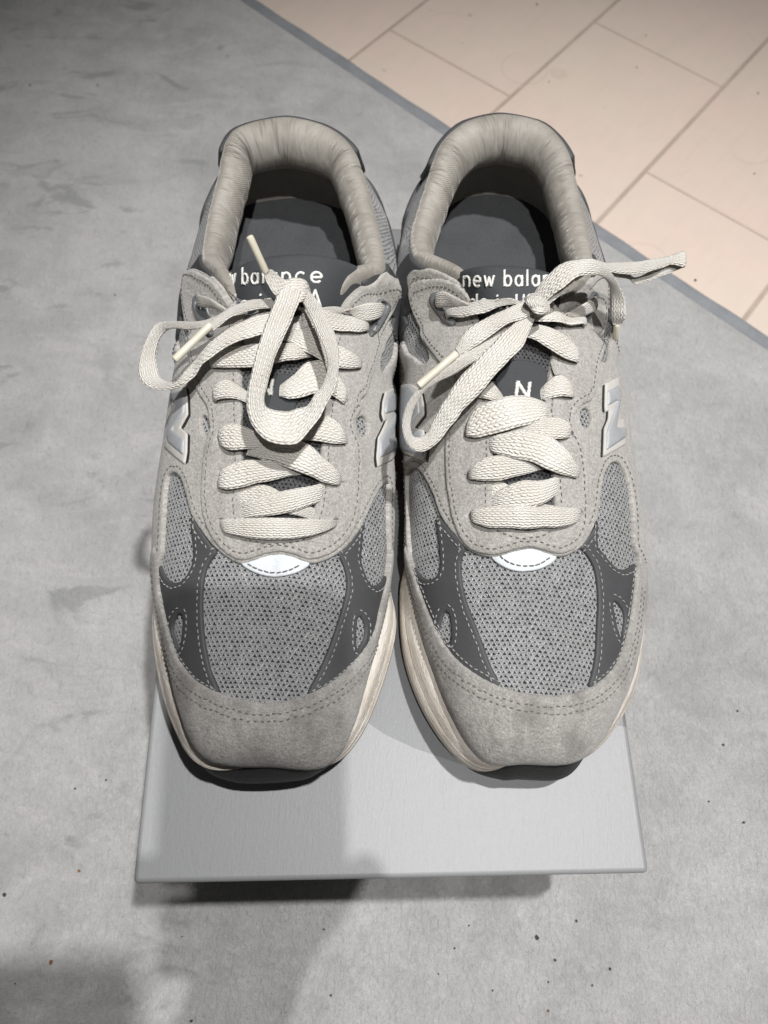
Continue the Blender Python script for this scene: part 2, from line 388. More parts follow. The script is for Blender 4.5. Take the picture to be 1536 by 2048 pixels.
def panel(name, up, poly, mat, parent, thick, base=0.0, holes=(), grid=0.0021, edge=0.0012, sm=2, rag=0.0, puff=0.0):
    outer = to_w(up, poly); outer = smooth_loop(outer, True, sm) if sm else outer
    loops = [resample(outer, 0.0013)]
    for h in holes: loops.append(resample(smooth_loop(to_w(up, h), True, 2), 0.0011))
    if rag:
        for L in loops: L += np.cumsum(rng.normal(0, rag*0.4, L.shape), 0)*0+rng.normal(0, rag, L.shape)
    lo = loops[0].min(0); hi = loops[0].max(0)
    gx = np.arange(lo[0], hi[0], grid); gy = np.arange(lo[1], hi[1], grid*0.87)
    G = np.array([(x+(grid/2 if j % 2 else 0), y) for j, y in enumerate(gy) for x in gx])
    G = G+rng.normal(0, grid*0.08, G.shape)
    ok = inside(G, loops[0])
    for h in loops[1:]: ok &= ~inside(G, h)
    G = G[ok]
    dl = np.min([dist_to(G, L) for L in loops], 0); G = G[dl > edge*1.35]
    rings = []
    for li, L in enumerate(loops):
        t = np.roll(L, -1, 0)-np.roll(L, 1, 0); nn = norm(np.stack([-t[:, 1], t[:, 0]], 1))
        for fr in (0.38, 1.0):
            R = L+nn*edge*fr
            if (inside(R, L).mean() < 0.5) == (li == 0): R = L-nn*edge*fr
            okr = np.min([dist_to(R, q) for q in loops], 0) > edge*fr*0.8
            okr &= inside(R, loops[0])
            for h in loops[1:]: okr &= ~inside(R, h)
            rings.append(R[okr])
    pts = np.concatenate(loops+rings+[G]); E = []; o = 0
    for L in loops:
        m = len(L); E += [(o+i, o+(i+1) % m) for i in range(m)]; o += m
    r = delaunay_2d_cdt([Vector(p) for p in pts], E, [], 0, 1e-7)
    pv = np.array([tuple(v) for v in r[0]]); tf = np.array([tuple(f) for f in r[2] if len(f) == 3])
    c = pv[tf].mean(1); ok = inside(c, loops[0])
    for h in loops[1:]: ok &= ~inside(c, h)
    tf = tf[ok]
    pos, nor = up.eval(pv)
    d = np.min([dist_to(pv, L) for L in loops], 0); q = np.clip(d/edge, 0, 1)
    h = base+thick*(0.30+0.70*np.sqrt(np.clip(1-(1-q)**2, 0, 1)))
    if puff: h = h+puff*np.clip(d/0.004, 0, 1)**0.5
    V = pos+nor*h[:, None]
    # skirt down to the surface below
    cnt = {}
    for f in tf:
        for a, b in ((f[0], f[1]), (f[1], f[2]), (f[2], f[0])):
            cnt[(min(a, b), max(a, b))] = cnt.get((min(a, b), max(a, b)), 0)+1
    F = [tuple(f) for f in tf]; low = {}; VV = list(V); UV = list(pv)
    for f in tf:
        for a, b in ((f[0], f[1]), (f[1], f[2]), (f[2], f[0])):
            if cnt[(min(a, b), max(a, b))] == 1:
                for k in (a, b):
                    if k not in low: low[k] = len(VV); VV.append(pos[k]-nor[k]*0.0004); UV.append(pv[k])
                F.append((b, a, low[a], low[b]))
    # keep faces turned outwards
    fn = np.cross(V[tf[:, 1]]-V[tf[:, 0]], V[tf[:, 2]]-V[tf[:, 0]])
    if ((fn*nor[tf[:, 0]]).sum(1) < 0).mean() > 0.5: F = [tuple(reversed(f)) for f in F]
    o = mesh_obj(name, VV, F, mat, parent, UV, True, 50)
    return o
def stitch_line(up, poly, h, mat_key, pitch=0.0027, length=0.0018, w=0.00025, closed=False, jitter=0.00012, sm=2, wl=None):
    W1 = wl if wl is not None else to_w(up, poly)
    W1 = smooth_loop(W1, closed, sm); W1 = resample(W1, pitch/2, closed)
    pos, nor = up.eval(W1); V, F = [], []
    for i in range(0, len(W1)-1, 2):
        a, b = pos[i], pos[i+1]; m = (a+b)/2; n = nor[i]; t = norm(b-a); s = np.cross(n, t)
        m = m+s*rng.normal(0, jitter)+n*h; t = norm(t+s*rng.normal(0, 0.08)); l = length*(1+rng.normal(0, 0.08))/2
        o = len(V)
        for f, r, dn in ((-1, 0.35, -0.0004), (-0.6, 1, 0.0002), (0.6, 1, 0.0002), (1, 0.35, -0.0004)):
            c = m+t*l*f+n*dn
            for e, g in ((1, 0), (0, 1), (-1, 0), (0, -1)): V.append(c+(s*e+n*g)*w*r)
        for k in range(3):
            for e in range(4): F.append((o+k*4+e, o+k*4+(e+1) % 4, o+k*4+4+(e+1) % 4, o+k*4+4+e))
    return V, F
def stitches(name, up, lines, mat, parent, **kw):
    V, F = [], []
    for poly, h in lines:
        v, f = stitch_line(up, poly, h, None, **kw); o = len(V); V += v; F += [tuple(i+o for i in q) for q in f]
    o = mesh_obj(name, V, F, mat, parent); o['kind'] = 'stuff'; return o
def inset(up, poly, d):
    """open line of unrolled points moved sideways by d (left of its direction)"""
    W1 = to_w(up, poly); t = np.gradient(W1, axis=0); n = norm(np.stack([-t[:, 1], t[:, 0]], 1)); return W1+n*d

# ------------------------------------------------------------------ sole, collar, tongue
def loft(rows, closed_u=True):
    R = np.array(rows); m, n = R.shape[:2]; F = []
    for k in range(m-1):
        for i in range(n if closed_u else n-1): F.append((k*n+i, k*n+(i+1) % n, (k+1)*n+(i+1) % n, (k+1)*n+i))
    return R.reshape(-1, 3), F
def loop_uv(rows):
    R = np.array(rows); a = np.linalg.norm(np.diff(R, axis=1, append=R[:, :1]), axis=2); u = np.cumsum(a[len(R)//2])
    v = np.concatenate([[0], np.cumsum(np.linalg.norm(np.diff(R, axis=0), axis=2).mean(1))])
    return np.stack([np.tile(u, len(R)), np.repeat(v, R.shape[1])], 1)
def orient(V, F, ref):
    V = np.asarray(V); q = np.array([f[:3] for f in F]); n = np.cross(V[q[:, 1]]-V[q[:, 0]], V[q[:, 2]]-V[q[:, 0]]); c = V[q].mean(1)
    return F if ((c-ref)*n).sum() > 0 else [tuple(reversed(f)) for f in F]
def build_sole(up, parent):
    Pl, out, fl, rb, lf = up.Pl, up.out, up.flare, up.rubber, up.lift; Z = np.array([[0, 0, 1.0]]); n = len(Pl)
    zt = Pl[:, 2:3]-BOX_Z; zr = np.maximum(rb, lf+0.0045)[:, None]
    def at(o, z): return np.concatenate([(Pl+out*o[:, None])[:, :2], BOX_Z+z], 1)
    rows = [at(-0.003+0*fl, zt+0.0015), at(fl*0.18, zt+0.0008), at(fl*0.55, zt-0.0015)]
    for f in (0.12, 0.25, 0.28, 0.31, 0.5, 0.53, 0.56, 0.8, 1.0):
        g = 0.55+0.45*np.sin(min(1, f*1.25)*math.pi/2); gro = -0.0006 if f in (0.28, 0.53) else 0
        rows.append(at(fl*g*(1-0.12*max(0, f-0.6))+gro, np.maximum(zt-0.002-(zt-0.002-zr)*f, zr-0.0005)))
    V, F = loft(rows); F = orient(V, F, V.mean(0)); mesh_obj('midsole', V, F, M['midsole'], parent, loop_uv(rows), True, 40)
    # black outsole with a toothed edge, rising into a toe bumper
    s = np.cumsum(np.linalg.norm(np.diff(Pl, axis=0, append=Pl[:1]), axis=1)); tooth = np.where((s/0.0085) % 1 < 0.62, 0.0, -0.0022)
    bump = np.clip((rb-0.012)/0.018, 0, 1); base = fl*0.86-0.0012; bz = 0.0065*bump
    rows = [at(base*(1-bump)-0.002, zr+0.0004), at(base*(1-bump)+0.0002+bz*0.25, zr+0.0002)]
    for f in (0.06, 0.2, 0.4, 0.6, 0.8):
        rows.append(at(base*(1-bump)+0.0006+bz*(0.35+0.75*math.sin(f*1.9)), zr+(lf[:, None]-zr)*f))
    pull = catmull(np.array(up.pull)[:, None], NS)[:, 0]
    rows = rows[:2]+[r+np.concatenate([(out*(pull*q)[:, None])[:, :2], 0*out[:, :1]], 1) for r, q in zip(rows[2:], (0.1, 0.35, 0.6, 0.85, 1.0))]; base = base+pull/np.maximum(1-bump, 0.05)
    rows.append(at(base*(1-bump)+tooth*0.6+bz*0.62, lf[:, None]+0.0012)); rows.append(at(base*(1-bump)-0.003+tooth+bz*0.5, lf[:, None]))
    rows.append(at(-0.02+0*fl, lf[:, None]*0.9+0.0003))
    V, F = loft(rows); F = orient(V, F, V.mean(0)); mesh_obj('outsole', V, F, M['rubber'], parent, loop_uv(rows), True, 35)
def build_collar(up, parent, u0, u1, mid):
    i0, i1 = int(u0*NS), int(u1*NS); T = up.Tl[i0:i1+1].copy(); m = len(T)
    for _ in range(6): T[1:-1] = (T[:-2]+2*T[1:-1]+T[2:])/4
    tg = norm(np.gradient(T, axis=0)*[1, 1, 0]); inn = np.stack([tg[:, 1], -tg[:, 0], 0*tg[:, 0]], 1)
    if ((np.array([mid[0], mid[1], 0])-T*[1, 1, 0])*inn).sum() < 0: inn = -inn
    for _ in range(20): inn[1:-1] = norm((inn[:-2]+2*inn[1:-1]+inn[2:])/4)
    f = np.linspace(0, 1, m); endt = np.clip(np.minimum(f, 1-f)/0.19, 0, 1); sc = (0.42+0.58*(endt*endt*(3-2*endt)))[:, None]
    heel = np.exp(-((f-0.5)/0.16)**2)[:, None]
    prof = [(-0.0012, -0.012), (-0.0012, -0.006), (-0.0006, -0.001), (0.0008, 0.0016), (0.0030, 0.0032), (0.0056, 0.0034), (0.0084, 0.0020), (0.0108, -0.0012), (0.0124, -0.0058), (0.0128, -0.0105), (0.0120, -0.0150), (0.0098, -0.0190), (0.0070, -0.0220), (0.0045, -0.0235)]
    rows = []; ph = rng.uniform(0, 6, 8)
    arc = np.concatenate([[0], np.cumsum(np.linalg.norm(np.diff(T, axis=0), axis=1))])
    for j, (d, z) in enumerate(prof):
        k = j/(len(prof)-1); amp = math.sin(k*math.pi)**1.2
        wr = sum(a*np.sin(arc*fq+ph[q]+k*sl) for q, (a, fq, sl) in enumerate(((0.0003, 140, 1.5), (0.0004, 420, 2.5), (0.00035, 640, -3), (0.00010, 900, 2))))
        side = np.exp(-((f-0.28)/0.09)**2)+np.exp(-((f-0.72)/0.09)**2)+0.6*np.exp(-((f-0.5)/0.07)**2)
        wob = (0.55*amp*wr*(0.12+1.25*side))[:, None]
        zz = np.where(z < 0, z*(0.55+0.45*sc), z*sc)
        rows.append(T+inn*(d*sc*(1+0.45*heel)+wob)+np.array([[0, 0, 1.0]])*(zz+wob*0.6+0.0045*((1-endt)**2*np.clip(np.minimum(f, 1-f)/0.045, 0, 1)-0.9*np.clip(1-np.minimum(f, 1-f)/0.045, 0, 1)**2)[:, None]*(1 if j > 2 else 0)))
    R = np.array(rows); V, F = loft(rows, False)
    q = np.concatenate([[0], np.cumsum(np.linalg.norm(np.diff(R, axis=0), axis=2).mean(1))])
    UV = np.stack([np.tile(arc, len(rows)), np.repeat(q, m)], 1)
    c = np.array([mid[0], mid[1], 0.05+BOX_Z]); qd = np.array([g[:3] for g in F]); nn = np.cross(V[qd[:, 1]]-V[qd[:, 0]], V[qd[:, 2]]-V[qd[:, 0]])
    if nn[:, 2].sum() < 0: F = [tuple(reversed(g)) for g in F]
    mesh_obj('collar_lining', V, F, M['lining'], parent, UV)
    # heel cup lining below the padding to the insole, shade put into its colour
    zi = BOX_Z+0.041
    last = R[-1]; r2 = [last+inn*-0.0005]
    for t, d in ((0.3, -0.001), (0.65, -0.0012), (1.0, 0.0015)):
        p = last+inn*(d*sc); p[:, 2] = last[:, 2]+(zi-0.003-last[:, 2])*t; r2.append(p)
    V, F = loft(r2, False); qd = np.array([g[:3] for g in F]); nn = np.cross(V[qd[:, 1]]-V[qd[:, 0]], V[qd[:, 2]]-V[qd[:, 0]])
    if (nn*(np.tile(inn, (len(r2), 1))[qd[:, 0]])).sum() < 0: F = [tuple(reversed(g)) for g in F]
    mesh_obj('heel_lining', V, F, M['innerlining'], parent)
    # insole: dished sheet filling the opening and running forward inside the shoe
    ring = r2[-1]; front = ring[[0, -1]].mean(0); ax = norm(np.array([front[0]-ring[m//2, 0], front[1]-ring[m//2, 1], 0]))
    cen = ring.mean(0); rows = []
    outer = ring+inn*-0.002
    fr = [outer[-1]+ax*0.05, outer[0]+ax*0.05]
    lp = np.concatenate([outer, [fr[0]], [(fr[0]+fr[1])/2+ax*0.01], [fr[1]]])
    lp[:, 2] = zi
    for t in (1.0, 0.93, 0.82, 0.66, 0.45, 0.2):
        p = cen+(lp-cen)*t; p[:, 2] = zi-0.004*(1-t**3)+0.003*t**8; rows.append(p)
    V, F = loft(rows); k = len(rows)-1; n = len(lp); F.append(tuple(k*n+i for i in range(n)))
    qd = np.array([g[:3] for g in F]); nn = np.cross(V[qd[:, 1]]-V[qd[:, 0]], V[qd[:, 2]]-V[qd[:, 0]])
    if nn[:, 2].sum() < 0: F = [tuple(reversed(g)) for g in F]
    mesh_obj('insole', V, F, M['insole'], parent)
    return R
def build_tongue(parent, top, low, dip=0.022, ztop=0.104, zlow=0.089, nx=40, ny=26):
    """top/low: pixel polylines of the tongue's top edge and of a line hidden under the laces"""
    tp = resample(smooth_loop(np.array(top, float), False, 2), 1.0, False); lw = resample(smooth_loop(np.array(low, float), False, 2), 1.0, False)
    ti = np.linspace(0, 1, nx)
    def pick(a): s = np.linspace(0, 1, len(a)); return np.stack([np.interp(ti, s, a[:, k]) for k in (0, 1)], 1)
    A, B = pick(tp), pick(lw); bow = np.abs(2*ti-1)**2.6
    TP = np.array([P(A[i, 0], A[i, 1], ztop-dip*bow[i]) for i in range(nx)]); LW = np.array([P(B[i, 0], B[i, 1], zlow-dip*1.1*bow[i]) for i in range(nx)])
    rows = []
    for t in np.linspace(0, 1, ny):
        r = LW*(1-t)+TP*t; r[:, 2] += 0.0035*math.sin(t*math.pi); rows.append(r)
    back = norm(TP-LW); bk = norm(back*[1, 1, 0])
    for a in np.linspace(0.25, 1, 5)*math.pi:
        rows.append(TP+bk*0.0032*math.sin(a)+np.array([[0, 0, -1.0]])*0.0032*(1-math.cos(a)))
    for t in (0.3, 0.65, 1.0):
        r = TP*(1-t)+LW*t; r[:, 2] -= 0.0068; rows.append(r)
    V, F = loft(rows, False); UV = np.stack([np.tile(ti*0.06, len(rows)), np.repeat(np.arange(len(rows))*0.0015, nx)], 1)
    qd = np.array([g[:3] for g in F[:nx*10]]); nn = np.cross(V[qd[:, 1]]-V[qd[:, 0]], V[qd[:, 2]]-V[qd[:, 0]])
    if nn[:, 2].sum() < 0: F = [tuple(reversed(g)) for g in F]
    o = mesh_obj('tongue', V, F, M['tongue'], parent, UV)
    return o, BVHTree.FromPolygons([Vector(p) for p in V], F)

# ------------------------------------------------------------------ laces
def crv(X, n):
    X = np.asarray(X, float); N = len(X)
    if N < 3: t = np.linspace(0, 1, n); return X[0]*(1-t)[:, None]+X[-1]*t[:, None]
    d = np.linalg.norm(np.diff(X, axis=0), axis=1)**0.5; s = np.concatenate([[0], np.cumsum(np.maximum(d, 1e-5))])
    T = np.zeros_like(X)
    T[1:-1] = (X[2:]-X[:-2])/(s[2:]-s[:-2])[:, None]; T[0] = (X[1]-X[0])/(s[1]-s[0]); T[-1] = (X[-1]-X[-2])/(s[-1]-s[-2])
    q = np.linspace(0, s[-1], n); i = np.clip(np.searchsorted(s, q, 'right')-1, 0, N-2); h = (s[i+1]-s[i])[:, None]; t = ((q-s[i])[:, None])/h
    return (2*t**3-3*t**2+1)*X[i]+(t**3-2*t**2+t)*h*T[i]+(-2*t**3+3*t**2)*X[i+1]+(t**3-t**2)*h*T[i+1]
def lace_pt(up, px, py, h):
    if h >= 0.05: return P(px, py, h)
    return up.at(px, py, h)[0]
def ribbon(up, st, thick=0.0017, taper=(0, 0)):
    """st: rows (ax, ay, bx, by, ha[, hb]); h under 5 cm rides on the upper, above that it is a height over the box top"""
    A = [lace_pt(up, r[0], r[1], r[4]) for r in st]; B = [lace_pt(up, r[2], r[3], r[5] if len(r) > 5 else r[4]) for r in st]
    L = sum(np.linalg.norm(np.array(A[i+1])-A[i]) for i in range(len(A)-1)); n = max(8, int(L/0.0011))
    A, B = crv(A, n), crv(B, n); C = (A+B)/2; Wd = B-A; wl = np.linalg.norm(Wd, axis=1, keepdims=True); Wn = Wd/np.maximum(wl, 1e-9)
    Tn = norm(np.gradient(C, axis=0)); N = norm(np.cross(Wn, Tn))
    if N[:, 2].sum() < 0: N = -N
    arc = np.concatenate([[0], np.cumsum(np.linalg.norm(np.diff(C, axis=0), axis=1))])
    wv = np.interp(arc, np.linspace(0, arc[-1]+1e-6, max(3, int(arc[-1]/0.006))), rng.normal(0, 0.00022, max(3, int(arc[-1]/0.006))))
    C = C+N*wv[:, None]
    hw_ = np.interp(arc, np.linspace(0, arc[-1]+1e-6, max(3, int(arc[-1]/0.004))), 1+rng.normal(0, 0.045, max(3, int(arc[-1]/0.004))))
    wl = wl*hw_[:, None]
    sag = rng.normal(0, 0.00035, max(3, int(arc[-1]/0.005))); sag = np.interp(arc, np.linspace(0, arc[-1]+1e-6, len(sag)), sag)
    V, UV = [], []; m = 9
    ss = np.sin(np.linspace(-math.pi/2, math.pi/2, m))
    half = np.maximum(wl[:, 0]/2, 0.0013)
    th = np.full(n, thick/2)*np.clip(half/0.0028, 0.9, 1.4)
    for i in range(n):
        for s in ss: V.append(C[i]+Wn[i]*s*half[i]+N[i]*(th[i]*max(0.0, 1-abs(s)**3.2)**0.5+sag[i]*s)); UV.append((arc[i], s*0.0038))
        for s in ss[-2:0:-1]: V.append(C[i]+Wn[i]*s*half[i]-N[i]*(th[i]*max(0.0, 1-abs(s)**3.2)**0.5-sag[i]*s)); UV.append((arc[i], s*0.0038))
    k = 2*m-2; F = []
    for i in range(n-1):
        for j in range(k): F.append((i*k+j, i*k+(j+1) % k, (i+1)*k+(j+1) % k, (i+1)*k+j))
    F.append(tuple(range(k))); F.append(tuple(reversed(range((n-1)*k, n*k))))
    Vn = np.array(V); f = F[:(m-1)]; q = np.array([g[:3] for g in f]); nn = np.cross(Vn[q[:, 1]]-Vn[q[:, 0]], Vn[q[:, 2]]-Vn[q[:, 0]])
    if (nn*N[0]).sum() < 0: F = [tuple(reversed(g)) for g in F]
    return V, F, UV
def laces(name, up, strips, parent):
    V, F, UV = [], [], []
    for st in strips:
        v, f, u = ribbon(up, st); o = len(V); V += v; F += [tuple(i+o for i in q) for q in f]
        du = rng.uniform(0, 0.01); UV += [(a+du, b) for a, b in u]
    return mesh_obj(name, V, F, M['lace'], parent, UV)
def aglet(up, pa, pb, parent, r=0.0017):
    A, B = np.array(lace_pt(up, *pa)), np.array(lace_pt(up, *pb)); t = norm(B-A); a = norm(np.cross(t, [0.3, 0.2, 1])); b = np.cross(t, a); L = np.linalg.norm(B-A)
    V, F = [], []; k = 12; prof = [(0, 0.25), (0.0003, 0.85), (0.001, 1.0), (L*0.5, 0.96), (L-0.001, 1.0), (L-0.0003, 0.9), (L, 0.55)]
    for d, q in prof:
        for j in range(k): V.append(A+t*d+(a*math.cos(2*math.pi*j/k)+b*math.sin(2*math.pi*j/k)*0.85)*r*q)
    for i in range(len(prof)-1):
        for j in range(k): F.append((i*k+j, i*k+(j+1) % k, (i+1)*k+(j+1) % k, (i+1)*k+j))
    F.append(tuple(range(k))); F.append(tuple(range((len(prof)-1)*k, len(prof)*k)))
    F = orient(V, F, np.array(V).mean(0)); return mesh_obj('aglet', V, F, M['aglet'], parent, None, True, 40)

# ------------------------------------------------------------------ embroidered lettering: strokes in a unit box, laid in satin stitches on a surface
def arc(cx, cy, rx, ry, a0, a1, n=14):
    return [(cx+rx*math.cos(math.radians(a0+(a1-a0)*i/n)), cy+ry*math.sin(math.radians(a0+(a1-a0)*i/n))) for i in range(n+1)]
GL = {  # x-height 1; (advance, strokes)
    'n': (1.0, [[(0.1, 0), (0.1, 1)], arc(0.47, 0.6, 0.37, 0.4, 180, 0)+[(0.84, 0)]]),
    'e': (1.08, [[(0.08, 0.5), (0.92, 0.5)]+arc(0.5, 0.5, 0.42, 0.5, 0, 310, 22)]),
    'w': (1.3, [[(0.05, 1), (0.36, 0), (0.62, 0.9), (0.88, 0), (1.2, 1)]]),
    'b': (1.12, [[(0.1, 1.55), (0.1, 0)], arc(0.52, 0.5, 0.42, 0.5, 0, 360, 24)]),
    'a': (1.12, [arc(0.5, 0.5, 0.42, 0.5, 0, 360, 24), [(0.92, 1), (0.92, 0)]]),
    'l': (0.4, [[(0.15, 1.55), (0.15, 0)]]),
    'c': (1.0, [arc(0.5, 0.5, 0.42, 0.5, 48, 312, 20)]),
    'm': (1.5, [[(0.1, 0), (0.1, 1)], arc(0.42, 0.65, 0.32, 0.35, 180, 0)+[(0.74, 0)], arc(1.06, 0.65, 0.32, 0.35, 180, 0)+[(1.38, 0)]]),
    'd': (1.12, [arc(0.5, 0.5, 0.42, 0.5, 0, 360, 24), [(0.92, 1.55), (0.92, 0)]]),
    'i': (0.35, [[(0.15, 1), (0.15, 0)], [(0.15, 1.32), (0.15, 1.42)]]),
    'U': (1.2, [[(0.1, 1.5), (0.1, 0.5)]+arc(0.52, 0.45, 0.42, 0.45, 180, 360)+[(0.94, 1.5)]]),
    'S': (1.0, [arc(0.45, 1.12, 0.36, 0.38, 40, 270, 14)+arc(0.45, 0.37, 0.38, 0.37, 90, -140, 14)]),
    'A': (1.2, [[(0.0, 0), (0.55, 1.5), (1.1, 0)], [(0.2, 0.5), (0.9, 0.5)]]),
    'N': (1.2, [[(0.1, 0), (0.1, 1.5), (0.95, 0), (0.95, 1.5)]]), ' ': (0.55, [])}
def text_len(s, tr): return sum(GL[c][0]+tr for c in s)
def embroider(name, bvh, text, origin, size, ang, parent, track=0.12, slant=0.0, bend=0.0, wd=0.0011, mat=None, squash=1.0, warp=None):
    """origin: pixel of the baseline start; size: x-height in pixels; ang: baseline angle (degrees, up positive)"""
    V, F = [], []; x = 0; ca, sa = math.cos(math.radians(ang)), math.sin(math.radians(ang)); tot = text_len(text, track)
    for ch in text:
        adv, strokes = GL[ch]
        for stv in strokes:
            pts = []
            for gx, gy in stv:
                X = (x+gx+slant*gy)*size*squash
                if warp: tq = (x+gx+slant*gy)/tot; X = warp[0]*tq+warp[1]*tq*tq
                Y = gy*size+bend*size*(1-((2*(x+gx)/tot)-1)**2)
                pts.append((origin[0]+X*ca-Y*sa*-0, origin[1]-(Y*ca+X*sa)))
            q = resample(np.array(pts), 1.35, False)
            t = norm(np.gradient(q, axis=0)) if len(q) > 1 else np.array([[0, 1.0]])
            for (px, py), (tx, ty) in zip(q, t):
                r = bvh.ray_cast(Vector(CAM), Vector(ray(px, py)).normalized())
                if r[0] is None: continue
                p = np.array(r[0]); n = np.array(r[1]); n = n if n@(p-CAM) < 0 else -n
                d2 = np.array([-ty, tx])+np.array([tx, ty])*0.35
                w3 = d2[0]*AX-d2[1]*AY; w3 = norm(w3-n*(w3@n)); s = np.cross(n, w3)
                hw = wd*(1+rng.normal(0, 0.12)); o = len(V); th = 0.00028
                for fq, rr, up_ in ((-1, 0.5, 0.0), (-0.55, 1, 0.00045), (0.55, 1, 0.00045), (1, 0.5, 0.0)):
                    c = p+w3*hw*fq+n*(up_+0.00015)
                    for e, g in ((1, 0), (0, 1), (-1, 0), (0, -1)): V.append(c+(s*e+n*g)*th*rr)
                for k in range(3):
                    for e in range(4): F.append((o+k*4+e, o+k*4+(e+1) % 4, o+k*4+4+(e+1) % 4, o+k*4+4+e))
        x += adv+track
    if not V: return None
    return mesh_obj(name, V, F, mat or M['embroidery'], parent)
# ------------------------------------------------------------------ shoe data
T_FRONT = [(550, 1400, .052), (552, 1392, .0525), (554, 1350, .055), (556, 1270, .059), (556, 1190, .063), (556, 1110, .067), (557, 1010, .075), (562, 900, .082), (568, 790, .087), (572, 705, .0905), (576, 640, .0925)]
def side(pts):
    A = np.array([p[1:] if p[0] == 'W' else P(*p)-[0, 0, BOX_Z] for p in pts]); o = A[:, 1].argsort(); return A[o]
def make_knots(front, rim, heel, toe, med, lat, left_front, ends, first_is_medial, dyr, dyl):
    """front: ridge pixels; rim: 19 collar pixels from the right corner round the heel to the left corner"""
    right, left = (med, lat) if first_is_medial else (lat, med)
    def on(sd, y): return ('W', float(np.interp(y, sd[:, 1], sd[:, 0])), y, float(np.interp(y, sd[:, 1], sd[:, 2])))
    K_ = [(toe[i], front[i], 1) for i in range(4)]
    for i in range(4, 11): K_.append((on(right, P(*front[i])[1]+dyr), front[i], 1))
    for k in range(19):
        t = rim[k]; y = P(*t)[1]
        if k < 5: K_.append((on(right, y+(dyr if k < 3 else 0.002)), t, 0))
        elif k > 13: K_.append((on(left, y+(dyl if k > 15 else 0.001)), t, 0))
        else: K_.append((heel[k-5], t, 0))
    for t in left_front: K_.append((on(left, P(*t)[1]+dyl), t, 1))
    return K_+ends
RIM_L = [(668, 602, .0905), (715, 558, .087), (770, 541, .081), (761, 477, .075), (741, 402, .073), (726, 350, .077), (708, 301, .083), (682, 272, .087), (639, 249, .0895), (580, 236, .09), (520, 243, .0895), (464, 265, .087), (447, 298, .083), (436, 356, .077), (418, 428, .073), (409, 477, .075), (405, 520, .081), (432, 550, .087), (470, 594, .0905)]
MED_L = side([('W', .0025, .095, .028), ('W', .0043, .1093, .028), ('W', .0058, .1314, .029), ('W', .0046, .1592, .031), ('W', .002, .1851, .034), ('W', -.0007, .2128, .036), ('W', -.003, .237, .037), ('W', -.0045, .266, .038), ('W', -.006, .284, .038), ('W', -.0095, .304, .038), ('W', -.015, .323, .038)])
LAT_L = side([('W', -.100, .100, .028), ('W', -.1044, .1157, .028), ('W', -.1073, .1367, .030), ('W', -.1082, .152, .031), ('W', -.1079, .1668, .034), ('W', -.108, .1825, .036), ('W', -.1089, .2021, .037), ('W', -.1092, .225, .037), ('W', -.1098, .25, .038), ('W', -.1102, .278, .038), ('W', -.109, .297, .038), ('W', -.107, .318, .038)])
HEEL_L = [('W', -.015, .323, .038), ('W', -.0235, .339, .038), ('W', -.034, .350, .038), ('W', -.047, .358, .038), ('W', -.066, .362, .038), ('W', -.084, .358, .038), ('W', -.096, .348, .038), ('W', -.103, .335, .038), ('W', -.107, .318, .038)]
KL = make_knots(T_FRONT, RIM_L, HEEL_L, [(551, 1521, .031), (650, 1520, .031), (702, 1447, .030), (741, 1324, .029)], MED_L, LAT_L,
   [T_FRONT[10], T_FRONT[9], T_FRONT[8], (563, 880, .083), (560, 960, .078), (557, 1050, .072), (556, 1120, .066)],
   [((330, 1271, .029), (556, 1240, .0605), 1), ((365, 1411, .030), (553, 1345, .055), 1), ((421, 1507, .031), (551, 1392, .0525), 1)], True, 0.006, -0.001)
R_FRONT = [(1047, 1400, .052), (1050, 1390, .0525), (1052, 1350, .055), (1053, 1270, .059), (1053, 1190, .063), (1052, 1110, .067), (1050, 1010, .075), (1046, 900, .082), (1042, 790, .087), (1038, 705, .0905), (1035, 640, .0925)]
RIM_R = [(1115, 605, .0905), (1165, 575, .087), (1186, 525, .081), (1176, 465, .075), (1163, 410, .073), (1151, 360, .077), (1140, 312, .083), (1115, 272, .087), (1075, 243, .0895), (1010, 230, .09), (930, 245, .0895), (880, 291, .087), (866, 325, .083), (852, 372, .077), (836, 420, .073), (822, 470, .075), (830, 518, .081), (897, 549, .087), (945, 582, .0905)]
LAT_R = side([(1268, 1300, .0285), (1279, 1236, .028), (1284, 1130, .028), (1266, 1010, .031), (1252, 920, .034), (1239, 810, .036), ('W', .1118, .228, .037), ('W', .1112, .241, .037), ('W', .1106, .251, .038), ('W', .110, .265, .038), ('W', .109, .278, .038), ('W', .1075, .294, .038), ('W', .1045, .312, .038), ('W', .100, .329, .038)])
MED_R = side([(840, 1255, .028), (819, 1165, .028), (808, 1106, .029), (811, 1046, .030), (808, 960, .033), (803, 870, .035), ('W', .0052, .21, .037), ('W', .005, .224, .037), ('W', .0045, .238, .037), ('W', .0035, .249, .038), ('W', .0025, .27, .038), ('W', .0018, .286, .038), ('W', .002, .305, .038), ('W', .003, .325, .038)])
HEEL_R = [('W', .100, .332, .038), ('W', .0935, .348, .038), ('W', .083, .361, .038), ('W', .066, .371, .038), ('W', .0455, .375, .038), ('W', .027, .370, .038), ('W', .013, .358, .038), ('W', .006, .343, .038), ('W', .003, .326, .038)]
KR = make_knots(R_FRONT, RIM_R, HEEL_R, [(1047, 1515, .031), (1142, 1512, .031), (1202, 1464, .030), (1255, 1359, .029)], MED_R, LAT_R,
   [R_FRONT[10], R_FRONT[9], R_FRONT[8], (1045, 880, .083), (1048, 960, .078), (1051, 1050, .072), (1053, 1120, .066)],
   [((850, 1288, .029), (1053, 1240, .0605), 1), ((899, 1412, .030), (1050, 1345, .055), 1), ((966, 1508, .031), (1048, 1392, .0525), 1)], False, 0.006, -0.001)
NK = len(KL)
